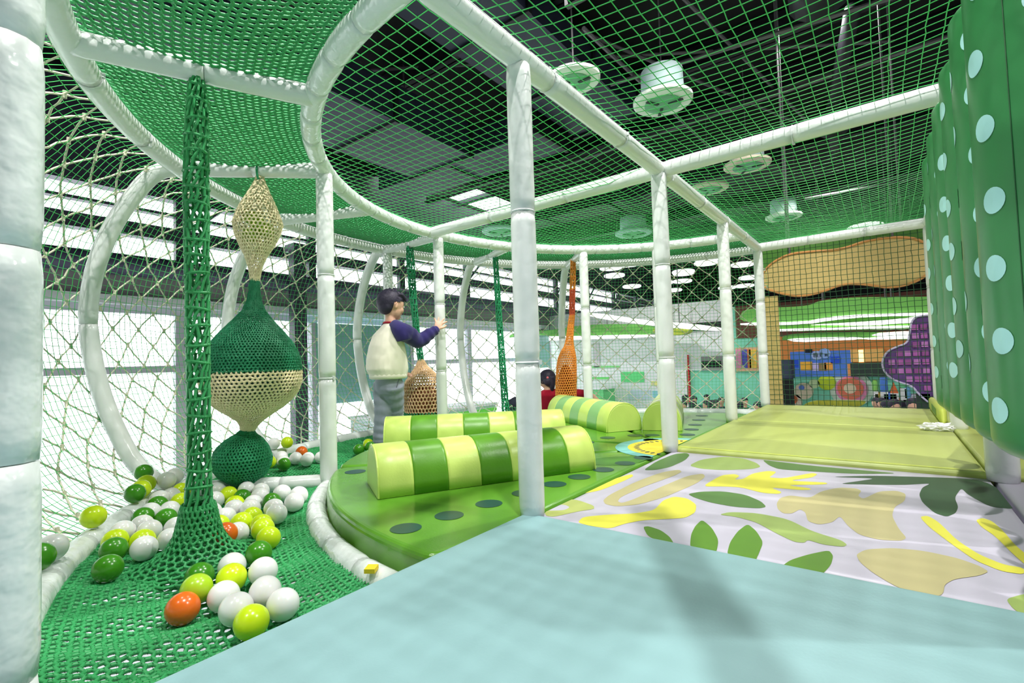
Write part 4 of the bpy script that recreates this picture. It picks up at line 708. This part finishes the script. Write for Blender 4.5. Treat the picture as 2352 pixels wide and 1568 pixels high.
rig = [('W', 1465, 330), ('W', 1480, 275), ('W', 1435, 415), ('L', 1545, 300), ('W', 1640, 275), ('D', 1625, 312), ('W', 1755, 275), ('W', 1745, 312), ('L', 1590, 365), ('W', 1710, 350), ('D', 1840, 342), ('W', 1895, 295), ('W', 2030, 298), ('W', 1980, 350), ('W', 1850, 390), ('W', 1845, 440), ('W', 1690, 395), ('L', 1700, 445), ('L', 1775, 490), ('W', 1562, 400), ('W', 1530, 440), ('L', 1490, 507), ('L', 1610, 500), ('W', 1615, 545), ('L', 1779, 540), ('L', 1805, 585), ('O', 1440, 568), ('D', 1745, 695)]
far = [('W', 245, 420), ('L', 500, 350), ('O', 780, 485), ('W', 655, 605), ('W', 395, 595), ('W', 425, 650), ('D', 440, 722), ('L', 165, 675), ('W', 875, 640), ('W', 915, 595), ('W', 1140, 590)]
far2 = [('D', 1915, 430), ('L', 2065, 330), ('D', 2075, 395)]
BR = .04
def bfloor(P):
    R = math.hypot(P[0] - RX, P[1] - RY); a = math.degrees(math.atan2(P[1] - RY, P[0] - RX))
    if R < RI + .05: return -.06
    if R < RO - .04: return float(fsag(R, a)) + .005
    if R < RO + .09: return -.085 + .045
    return -.03 + (R - RO - .09) * 1.0
balls = []
for cl, L in (('front heap beside the pale teal mat', near), ('heap beside the outer wrapped tube', lef), ('heap beside the round deck', rig), ('group under the knitted ball string', far), ('trio beside the boy', far2)):
    for c, x, y in L:
        px, py = (SB if L is far or L is far2 else SA)(x, y); z = -.05
        for _ in range(12): P = onz(px, py, z); z = .5 * z + .5 * (bfloor(P) + BR)
        P = onz(px, py, z); balls.append([c, cl, P, px])
P_ = onz(1103, 963, -.03); balls.append(['D', 'far bay', P_, 1103])
X = np.array([b[2] for b in balls])
for it in range(60):                                                    # settle: no two balls inside each other, none through the net
    for i in range(len(X)):
        d = X - X[i]; D = np.linalg.norm(d, axis=1); D[i] = 9
        for j in np.where(D < 2 * BR - .0008)[0]:
            w = (2 * BR - D[j]) * .5; u = d[j] / (D[j] + 1e-9); X[i] -= u * w; X[j] += u * w
        f = bfloor(X[i]) + BR; X[i][2] = max(X[i][2], f) if X[i][2] < f else X[i][2] - min(.004, X[i][2] - f)
    for i in range(len(X)):
        d = X[i][:2] - ROP[:2]; q = np.linalg.norm(d)
        if q < .095: X[i][:2] = ROP[:2] + d / q * .095
        R = math.hypot(X[i][0] - RX, X[i][1] - RY)
        if R < RI + .083 and X[i][2] < .03: s = (RI + .083) / R; X[i][0] = RX + (X[i][0] - RX) * s; X[i][1] = RY + (X[i][1] - RY) * s
V, F = lathe([(BR * math.sin(a), -BR * math.cos(a)) for a in np.linspace(.04, PI - .04, 22)], 36); bme = {}
ordw = ['first', 'second', 'third', 'fourth', 'fifth', 'sixth', 'seventh', 'eighth', 'ninth', 'tenth', 'eleventh', 'twelfth', 'thirteenth', 'fourteenth', 'fifteenth', 'sixteenth']
for i, (c, cl, P, px) in enumerate(balls):
    if c not in bme: bme[c] = mesh_of(V, F, True)
    same = sorted([b[3] for b in balls if b[0] == c and b[1] == cl]); same = [q + i * 0 for q in same]; k = same.index(px); nm = BC[c][0]
    if cl == 'far bay': lb = 'single green plastic ball lying far off below the thin green knitted rope'
    elif len(same) == 1: lb = 'only %s plastic ball in the %s' % (nm, cl)
    else: lb = '%s %s plastic ball from the left in the %s' % (ordw[k], nm, cl)
    o = link('plastic_ball', bme[c], BC[c][1], None, tuple(float(v) for v in X[i])); tag(o, lb, 'ball', 'plastic balls in the ' + cl)

# ================================================================ people
SKIN = mat('child_skin', (226, 176, 152), .5, .35, .04, 30, sss=.08); HAIR = mat('near_black_hair', (46, 40, 60), .55, .35, .2, 40, .3, bscale=70)
SWC = mat('cream_sweatshirt', (240, 232, 216), .85, .2, .05, 8, .35, sheen=.3, bscale=10); SWN = mat('navy_sleeve_cloth', (48, 40, 104), .85, .2, .06, 8, .35, sheen=.3, bscale=12)
TRS = mat('grey_trouser_cloth', (146, 152, 168), .85, .2, .08, 9, .6, sheen=.2, bscale=14); RED = mat('crimson_cloth', (166, 18, 48), .85, .2, .06, 8, .3, sheen=.2); SOCK = mat('grey_sock', (120, 124, 132), .9)
def limb(pts, rad, n=14, sq=1.): return tube(np.array(pts), np.array(rad), n, True, False, sq)
def dense(pts, rad, k=5):
    pts = np.asarray(pts, float); t = np.arange(len(pts)); tt = np.linspace(0, len(pts) - 1, (len(pts) - 1) * k + 1)
    m = np.gradient(pts, axis=0); i = np.clip(tt.astype(int), 0, len(pts) - 2); u = (tt - i)[:, None]
    P = (2 * u**3 - 3 * u**2 + 1) * pts[i] + (u**3 - 2 * u**2 + u) * m[i] + (-2 * u**3 + 3 * u**2) * pts[i + 1] + (u**3 - u**2) * m[i + 1]
    return P, np.interp(tt, t, rad)
def dl(pts, rad, n=14, k=5): P, r = dense(pts, rad, k); return limb(P, r, n)
def ell(c, r, ax=None, n=20, m=14):
    a = np.linspace(.05, PI - .05, m); V, F = lathe([(math.sin(q), -math.cos(q)) for q in a], n); V = V * np.array(r)
    if ax is not None: V = V @ np.array(ax)
    return V + np.array(c), F
def rings(rows, up=None, n=24):
    """body section rings: (centre, half width vector, half depth vector)"""
    a = np.arange(n) * 2 * PI / n; V = []; F = []
    for c, u, v in rows: V += [np.array(c) + np.array(u) * math.cos(q) + np.array(v) * math.sin(q) for q in a]
    for k in range(len(rows) - 1):
        for i in range(n): j = (i + 1) % n; F.append((k * n + i, k * n + j, (k + 1) * n + j, (k + 1) * n + i))
    F.append(tuple(range(n - 1, -1, -1))); F.append(tuple((len(rows) - 1) * n + i for i in range(n))); return np.array(V), F
def hand(w, fwd, side, nrm, s=1., spread=.35, curl=.25):
    """palm with four fingers and a thumb: wrist, pointing direction, thumb side, back of hand normal"""
    w, fwd, side, nrm = map(np.asarray, (w, fwd, side, nrm)); vf = []
    pc = w + fwd * .032 * s; vf.append(rings([(w - fwd * .012 * s, side * .018 * s, nrm * .014 * s), (w + fwd * .01 * s, side * .023 * s, nrm * .012 * s), (w + fwd * .035 * s, side * .029 * s, nrm * .0115 * s), (w + fwd * .056 * s, side * .027 * s, nrm * .009 * s)], n=14))
    for i, (o, L) in enumerate(((.021, .046), (.0075, .053), (-.0065, .049), (-.02, .038))):
        b = w + fwd * .048 * s + side * o * s; d = fwd + side * (o / .021) * spread; d = d / np.linalg.norm(d); P = [b]; a = 0
        for k in range(3): a += curl * (.6 + .5 * k); P.append(P[-1] + (d * math.cos(a) - nrm * math.sin(a)) * L * s / 3 * (1.15, 1, .85)[k])
        vf.append(dl(P, [.0078 * s, .0072 * s, .0066 * s, .005 * s], 8, 3))
    b = w + fwd * .012 * s + side * .018 * s; d = fwd * .62 + side * .78; vf.append(dl([b, b + d * .02 * s, b + d * .036 * s - nrm * .003, b + (d + fwd * .3) * .047 * s - nrm * .006], [.0095 * s, .0085 * s, .0078 * s, .0055 * s], 8, 3))
    return vf
def headparts(c, right, face, up, s):
    """skull, jaw, nose, ears, brow; s = head height"""
    r, f, u = right, face, up; vf = [ell(c + u * .06 * s, (.365 * s, .43 * s, .40 * s), (r, f, u), 26, 18), ell(c + f * .09 * s - u * .17 * s, (.30 * s, .30 * s, .30 * s), (r, f, u)), ell(c + f * .25 * s - u * .37 * s, (.13 * s, .12 * s, .09 * s), (r, f, u)),
        ell(c + f * .40 * s - u * .13 * s, (.05 * s, .075 * s, .055 * s), (r, f, u)), dl([c + f * .385 * s + u * .04 * s, c + f * .43 * s - u * .11 * s], [.03 * s, .045 * s], 8), ell(c + f * .355 * s - u * .255 * s, (.10 * s, .045 * s, .03 * s), (r, f, u))]
    for q in (1, -1): vf.append(ell(c + r * q * .355 * s - f * .03 * s - u * .05 * s, (.03 * s, .07 * s, .115 * s), (r, f, u), 14, 10)); vf.append(ell(c + r * q * .2 * s + f * .27 * s - u * .16 * s, (.1 * s, .09 * s, .11 * s), (r, f, u), 14, 10))
    return vf
def face_bits(t, c, r, f, u, s):
    for q in (1, -1):
        e = c + r * q * .155 * s + f * .375 * s - u * .03 * s
        obj('eye', *ell(e, (.052 * s, .03 * s, .028 * s), (r, f, u), 14, 10), mat('eye_white', (240, 240, 240), .2), t); obj('iris', *ell(e + f * .017 * s, (.025 * s, .017 * s, .026 * s), (r, f, u), 12, 8), mat('dark_iris', (30, 20, 18), .2), t)
        obj('eyebrow', *dl([e + u * .085 * s - r * q * .06 * s + f * .02 * s, e + u * .1 * s + f * .025 * s, e + u * .075 * s + r * q * .075 * s - f * .02 * s], [.01 * s, .013 * s, .007 * s], 6), HAIR, t)
    obj('mouth', *dl([c - r * .09 * s + f * .375 * s - u * .25 * s, c + f * .405 * s - u * .245 * s, c + r * .09 * s + f * .375 * s - u * .25 * s], [.009 * s, .017 * s, .009 * s], 8), mat('lip_tint', (204, 122, 112), .45), t)
UP = np.array([0, 0, 1.]); RTv = np.array([.7954, .6062, 0]); RTv /= np.linalg.norm(RTv); AW = np.array([-RTv[1], RTv[0], 0])    # picture right and away, on the floor plane
def unit(v): v = np.asarray(v, float); return v / np.linalg.norm(v)
# ---- the boy: back half turned to us, looking past the knitted bell, one hand on the post
B = lambda px, py, d: dep(px, py, d)
D0 = 3.74
fl = -.118
bt = thing('person', (*B(888, 1010, D0)[:2], fl), 'standing boy in a cream sweatshirt with navy sleeves, one hand on the post', 'person')
hc = B(898.5, 700, D0 + .02); hr = unit(RTv * -.62 + AW * -.78) * -1; hf = unit(RTv * .72 + AW * .69); hr = unit(np.cross(hf, UP)); hf = unit(hf - UP * .12); hu = unit(np.cross(hr, hf)); hs_ = .232
tf = unit(RTv * .70 + AW * .71); tr = unit(np.cross(tf, UP))                    # torso facing and its right side
nb = B(897, 742, D0); sh_r = B(921, 757, D0 - .06); sh_l = B(890, 764, D0 + .12); hipc = B(892, 872, D0); 
el_r = B(962, 783, D0 + .05); wr_r = B(1003, 756, D0 + .13); el_l = B(905, 835, D0 + .2); wr_l = B(924, 860, D0 + .25)
kn_l = B(880, 945, D0 + .0); an_l = B(872, 1018, D0 - .03); kn_r = B(907, 945, D0 + .06); an_r = B(905, 1016, D0 + .05)
hp_l = hipc - tr * .058 - UP * .02; hp_r = hipc + tr * .058 - UP * .02
an_l[2] = max(an_l[2], fl + .05); an_r[2] = fl + .05
foot = lambda a: [dl([a - tf * .03 - UP * .03, a - UP * .033 + tf * .03, a - UP * .036 + tf * .1, a - UP * .038 + tf * .13], [.026, .027, .024, .014], 12)]
tor = [(hipc - UP * .03, tr * .1, tf * .075), (hipc + UP * .05, tr * .1, tf * .07), (hipc + UP * .16, tr * .105, tf * .075), (hipc + UP * .28, tr * .105, tf * .07), (nb - UP * .06, tr * .09, tf * .055), (nb - UP * .01, tr * .045, tf * .042), (nb + UP * .03, tr * .038, tf * .038)]
body = [rings(tor), dl([nb - UP * .02, nb + UP * .03, hc - hu * .08], [.04, .036, .04])] + headparts(hc, hr, hf, hu, hs_)
for s, e, w in ((sh_r, el_r, wr_r), (sh_l, el_l, wr_l)): body.append(dl([s, (s + e) / 2, e, (e + w) / 2, w], [.038, .034, .03, .027, .019]))
for h, k, a in ((hp_l, kn_l, an_l), (hp_r, kn_r, an_r)): body += [dl([h, (h + k) / 2, k, (k + a) / 2, a], [.062, .055, .042, .038, .028])] + foot(a)
pdir = unit(B(1016, 722, D0 + .175) - wr_r); pn = unit(-AW - pdir * (-AW @ pdir)); ps = unit(np.cross(pn, pdir)); ps = ps if ps @ RTv > 0 else -ps
body += hand(wr_r, pdir, -ps if False else ps, pn, 1.12, .85, .08)
ld = unit(RTv * .9 + AW * .3 - UP * .05); body += hand(wr_l, ld, unit(AW * .7 + UP * .3), UP, .95, .25, .25)
remesh(body, .0052, 'body', SKIN, bt, 2)
face_bits(bt, hc, hr, hf, hu, hs_)
# hair: a cap over the skull with a fringe, tapered toward the neck, roughened into tufts
cap = [ell(hc + hu * .10 * hs_ - hf * .05 * hs_, (.392 * hs_, .455 * hs_, .42 * hs_), (hr, hf, hu), 30, 20), ell(hc - hf * .2 * hs_ - hu * .1 * hs_, (.33 * hs_, .24 * hs_, .26 * hs_), (hr, hf, hu))]
for q in np.linspace(-.3, .3, 6): cap.append(dl([hc + hr * q * hs_ + hf * .16 * hs_ + hu * .36 * hs_, hc + hr * q * 1.05 * hs_ + hf * .30 * hs_ + hu * .25 * hs_, hc + hr * q * 1.05 * hs_ + hf * .36 * hs_ + hu * .12 * hs_], [.07 * hs_, .06 * hs_, .03 * hs_], 8))
for q in (1, -1): cap.append(dl([hc + hr * q * .33 * hs_ + hf * .12 * hs_ + hu * .2 * hs_, hc + hr * q * .365 * hs_ + hf * .1 * hs_ + hu * .03 * hs_], [.08 * hs_, .04 * hs_], 8))
for i in range(26):
    a = random.uniform(PI * .75, 2.25 * PI); e = random.uniform(.5, 1.4); d = unit(hr * math.cos(a) * math.cos(e) * .42 + hf * math.sin(a) * math.cos(e) * .47 + hu * math.sin(e) * .42); b = hc + hu * .11 * hs_ + d * .40 * hs_; cap.append(dl([b, b + d * .05 * hs_, b + d * .07 * hs_], [.06 * hs_, .04 * hs_, .012 * hs_], 6, 3))
hair = remesh(cap, .006, 'hair', HAIR, bt, 2)
bm = bmesh.new(); bm.from_mesh(hair.data)                                     # open the face and the ears
cut = [v for v in bm.verts if ((Vector(v.co) - Vector(hc)) @ Vector(hu) < .1 * hs_ and (Vector(v.co) - Vector(hc)) @ Vector(hf) > .1 * hs_) or ((Vector(v.co) - Vector(hc)) @ Vector(hu) < .045 * hs_ and (Vector(v.co) - Vector(hc)) @ Vector(hf) > -.1 * hs_)]
bmesh.ops.delete(bm, geom=cut, context='VERTS'); bm.to_mesh(hair.data); bm.free()
for q in (1, -1): obj('ear_shell', *dl([hc + hr * q * .385 * hs_ - hf * .06 * hs_ - hu * .12 * hs_, hc + hr * q * .405 * hs_ - hf * .085 * hs_ - hu * .03 * hs_, hc + hr * q * .395 * hs_ - hf * .03 * hs_ + hu * .05 * hs_], [.014 * hs_, .02 * hs_, .016 * hs_], 8), SKIN, bt)
# sweatshirt
hem = B(892, 866, D0)
bk = -RTv
sw = [(hem, tr * .145, tf * .135), (hem + UP * .03, tr * .152, tf * .142), (hem + UP * .06 + bk * .006, tr * .16, tf * .158), (hem + UP * .14 + bk * .008, tr * .158, tf * .152), (hem + UP * .24 + bk * .006, tr * .148, tf * .13), (hem + UP * .32, tr * .128, tf * .105), (nb - UP * .035, tr * .088, tf * .078), (nb - UP * .005, tr * .054, tf * .054)]
sweat = remesh([rings(sw, n=28)], .007, 'sweatshirt', SWC, bt, 3)
obj('hem_band', *rings([(hem - UP * .012, tr * .134, tf * .124), (hem - UP * .006, tr * .147, tf * .137), (hem + UP * .022, tr * .15, tf * .14), (hem + UP * .03, tr * .14, tf * .13)]), SWC, sweat, True)
for nm, s, e, w, mid in (('sleeve', sh_r, el_r, wr_r, 1), ('sleeve', sh_l, el_l, wr_l, -1)):
    nk = nb - UP * .012 + tr * mid * .035; arm = B(930, 788, D0 - .06) if mid > 0 else s - UP * .08
    u = unit(w - e); pts, rad = dense([nk, s - UP * .01, s * .55 + e * .45, e, e * .5 + w * .5, w - u * .01], [.045, .07, .068, .055, .05, .036], 8); rad = rad + .004 * np.sin(np.arange(len(rad)) * 1.15) * np.linspace(0, 1, len(rad))
    sl_ = remesh([limb(pts, rad, 18), dl([nk - UP * .02, s * .75 + arm * .25, arm * .8 + s * .2], [.045, .07, .058])], .0065, nm, SWN, bt, 3)
    obj('cuff', *tube([w - u * .022, w - u * .012, w + u * .004, w + u * .012], [.033, .031, .029, .023], 16), SWN, sl_, True)
obj('neck_band', *tube([nb - UP * .002 + tr * .05 * math.cos(a) + tf * .05 * math.sin(a) + UP * .006 * math.sin(a) * -1 for a in np.arange(28) * 2 * PI / 28], .0075, 8, closed=True), RED, sweat, True)
# trousers
tv = [rings([(hem + UP * .015, tr * .112, tf * .088), (hipc - UP * .0, tr * .118, tf * .095), (hipc - UP * .07, tr * .118, tf * .095), (hipc - UP * .11, tr * .105, tf * .08)])]
for h, k, a in ((hp_l, kn_l, an_l), (hp_r, kn_r, an_r)):
    P, r = dense([h - UP * .01, (h + k) / 2, k, (k + a) / 2, a + UP * .03, a - UP * .005], [.085, .079, .066, .058, .05, .04], 8); r = r + .003 * np.sin(np.arange(len(r)) * 1.3); tv.append(limb(P, r, 18))
remesh(tv, .007, 'trousers', TRS, bt, 3)
obj('pocket_seam', *dl([hipc + tr * .112 + tf * .03 + UP * .02, hipc + tr * .121 - UP * .04, hipc + tr * .118 - tf * .02 - UP * .1], [.003, .003, .003], 6), mat('trouser_seam', (104, 108, 124), .9), bt)
for a in (an_l, an_r): remesh([dl([a - tf * .03 - UP * .028, a - UP * .03 + tf * .03, a - UP * .034 + tf * .1, a - UP * .036 + tf * .133], [.03, .031, .028, .017], 12)], .005, 'sock', SOCK, bt, 2)
# ---- the second child, sitting bent behind the orange sack
D1 = 5.42; ct = thing('person', (*B(1258, 945, D1)[:2], -.13), 'child in a crimson top sitting behind the orange knitted sack, one arm stretched out', 'person')
hc = B(1257, 872, D1); hf = unit(RTv * -.5 + AW * .8 - UP * .35); hr = unit(np.cross(hf, UP)); hu = unit(np.cross(hr, hf)); s = .215
nb = hc - UP * .105 + AW * -.03; hip = B(1250, 962, D1 + .05); sr = nb + RTv * .10 - UP * .05; sl = nb - RTv * .1 - UP * .05; e1 = B(1334, 903, D1 - .02); w1 = B(1362, 908, D1 - .05); e2 = B(1228, 922, D1 + .15); w2 = B(1215, 950, D1 + .2)
kn = B(1182, 925, D1 + .1); an = B(1172, 962, D1 + .12); kn2 = B(1192, 945, D1 + .3); an2 = B(1174, 966, D1 + .35)
tor = [(hip, RTv * .1, AW * .09), (hip * .5 + nb * .5, RTv * .1, AW * .085), (nb - UP * .06, RTv * .11, AW * .07), (nb, RTv * .045, AW * .045)]
body = [rings(tor), dl([nb - UP * .03, hc - hu * .06], [.045, .045])] + headparts(hc, hr, hf, hu, s) + [dl([sr, (sr + e1) / 2, e1, w1], [.04, .036, .03, .022]), dl([sl, e2, w2], [.04, .033, .022]), dl([hip - RTv * .05, kn, an], [.07, .05, .03]), dl([hip - RTv * .03, kn2, an2], [.07, .05, .03])]
hd = unit(RTv * .55 - UP * .8); body += hand(w1, hd, unit(np.cross(AW, hd)), -AW, 1.05, .3, .2) + hand(w2, unit(-RTv * .4 - UP * .3 + AW * .5), RTv, UP, .95)
remesh(body, .008, 'body', SKIN, ct, 2)
face_bits(ct, hc, hr, hf, hu, s)
remesh([ell(hc + hu * .1 * s - hf * .05 * s, (.43 * s, .46 * s, .43 * s), (hr, hf, hu), 26, 18), ell(hc - hf * .2 * s - hu * .12 * s, (.38 * s, .25 * s, .33 * s), (hr, hf, hu)), dl([hc - hf * .4 * s, hc - hf * .44 * s - UP * .1, hc - hf * .36 * s - UP * .16], [.035, .03, .012])], .008, 'hair', HAIR, ct, 2)
obj('hair_tie', *ell(hc - hf * .36 * s - hr * .22 * s, (.016, .016, .016)), coloured((236, 120, 130)), ct, True)
remesh([rings([(c, u * 1.16, v * 1.18) for c, u, v in tor]), dl([sr - RTv * .04, (sr + e1) / 2, e1, e1 * .3 + w1 * .7], [.06, .055, .045, .038]), dl([sl, e2, w2 * .8 + e2 * .2], [.055, .05, .036])], .009, 'top', RED, ct, 3)
remesh([rings([(hip - UP * .02, RTv * .12, AW * .11), (hip + UP * .08, RTv * .12, AW * .11)]), dl([hip - RTv * .05, kn, an], [.095, .072, .05]), dl([hip - RTv * .03, kn2, an2], [.09, .068, .048])], .01, 'trousers', mat('dark_navy_cloth', (40, 42, 60), .85, bump=.3, scale=10), ct, 3)
for a in (an, an2): obj('sock', *dl([a, a - RTv * .05 - UP * .03, a - RTv * .11 - UP * .03], [.03, .03, .02]), coloured((60, 60, 70)), ct, True)
# ---- seated crowd on the hall floor beyond the grid
def sitter():
    r, f = np.array([1., 0, 0]), np.array([0, 1., 0]); hc = np.array([0, 0, .98]); body = [rings([((0, 0, .42), r * .17, f * .13), ((0, 0, .6), r * .16, f * .12), ((0, 0, .76), r * .19, f * .1), ((0, 0, .82), r * .07, f * .06)], n=14), dl([(0, 0, .8), (0, .01, .9)], [.055, .05], 8)] + headparts(hc, r, f, UP, .22)
    for q in (1, -1): body += [dl([(q * .09, 0, .45), (q * .12, .36, .46), (q * .12, .4, .05)], [.085, .065, .045], 8), dl([(q * .2, 0, .74), (q * .23, .12, .55), (q * .1, .3, .52)], [.05, .042, .03], 8), dl([(q * .12, .38, .04), (q * .12, .5, .03)], [.04, .03], 8)]
    top = [rings([((0, 0, .42), r * .19, f * .15), ((0, 0, .6), r * .18, f * .14), ((0, 0, .76), r * .205, f * .12), ((0, 0, .83), r * .075, f * .07)], n=14)] + [dl([(q * .2, 0, .75), (q * .235, .12, .55), (q * .13, .27, .52)], [.06, .055, .042], 8) for q in (1, -1)]
    leg = [dl([(q * .09, 0, .45), (q * .12, .36, .46), (q * .12, .4, .08)], [.1, .08, .06], 8) for q in (1, -1)]
    hair = [ell(hc + (0, -.015, .03), (.095, .105, .09)), ell(hc + (0, -.06, -.03), (.085, .05, .08))]
    return [remesh(body, .022, 'body', SKIN, None, 1), remesh(top, .024, 'jacket', SWN, None, 1), remesh(leg, .024, 'trousers', coloured((60, 62, 76)), None, 1), remesh(hair, .02, 'hair', HAIR, None, 1)]
src = sitter(); data = [o.data for o in src]
for d in data: d['k'] = 1
for o in src: bpy.data.objects.remove(o)
CR = [(1575, 915, 11.2, (222, 214, 214), 'white top, first of the row by the red pole'), (1570, 931, 9.6, (40, 44, 52), 'black top, nearest the farthest bolster'), (1594, 918, 10.6, (30, 42, 66), 'dark blue top just past the red pole'), (1592, 931, 9.4, (236, 236, 240), 'white top below the one in dark blue'), (1623, 914, 11.4, (50, 90, 100), 'teal top, sitting tallest before the mint wall'), (1624, 930, 9.6, (210, 220, 226), 'pale blue top below the one in teal'), (1637, 932, 9.3, (238, 238, 240), 'white top next to the pale blue one'), (1645, 927, 10.1, (62, 56, 74), 'plum top beside the third deck post'), (1657, 921, 10.8, (32, 44, 72), 'navy top half behind the third deck post'), (1697, 932, 9.3, (28, 30, 36), 'black top just past the third deck post'), (1711, 922, 10.4, (36, 38, 44), 'charcoal top alone before the mint wall'), (1740, 934, 9.2, (220, 216, 200), 'cream top beside the corner post'),
      (1796, 935, 9.0, (36, 44, 62), 'navy top in the corner behind the grid'), (2012, 924, 10.4, (120, 40, 44), 'maroon top, first before the play blocks'), (2024, 925, 10.2, (44, 60, 40), 'dark green top before the play blocks'), (2036, 931, 9.4, (60, 66, 44), 'khaki top before the play blocks'), (2046, 928, 9.8, (206, 120, 150), 'pink top before the play blocks'), (2056, 932, 9.3, (40, 40, 52), 'black top between the pink and the brown one'), (2070, 930, 9.6, (124, 94, 66), 'brown top before the play blocks'), (2086, 922, 10.4, (34, 40, 36), 'dark top, sitting tallest before the play blocks'), (2098, 931, 9.4, (52, 78, 44), 'moss top near the purple panel'), (2118, 934, 9.1, (232, 226, 220), 'off-white top closest to the purple panel')]
CP = []
for i, (px, py, y, rgb, w) in enumerate(CR):
    for dy in (0, .5, -.5, 1, -1, 1.5, -1.5, -2, -2.4, 2):
        P = ony(px, py, min(12.3, max(6.9, y + dy)))
        if all(np.hypot(*(P - c)[:2]) > .62 for c in CP): break
    CP.append(P)
    t = thing('person', (P[0], P[1], P[2] - .98 * .75), 'far seated person in a ' + w, 'person', 'people seated on the hall floor'); a = PI + random.uniform(-.7, .7) if i % 3 else random.uniform(-.9, .9)
    for d, m, nm in zip(data, (SKIN, coloured(rgb), coloured((54, 58, 74) if i % 2 else (90, 92, 104)), HAIR), ('body', 'jacket', 'trousers', 'hair')):
        o = bpy.data.objects.new(nm, d); COL.objects.link(o); o.parent = t; o.material_slots[0].link = 'OBJECT'; o.material_slots[0].material = m
    t.rotation_euler[2] = a; t.scale = (.75, .75, .75)
    sb = thing('stool', (P[0], P[1], FZ), 'stool under the seated person in ' + w, 'stool', 'stools in the hall'); h = P[2] - .98 * .75 + .36 * .75 - FZ
    obj('seat', *lathe([(.12, h - .04), (.13, h - .02), (.12, h)], 14, (P[0], P[1], FZ)), M_white, sb); obj('stem', *tube([(P[0], P[1], FZ), (P[0], P[1], FZ + h - .03)], .05, 8), M_mull, sb)
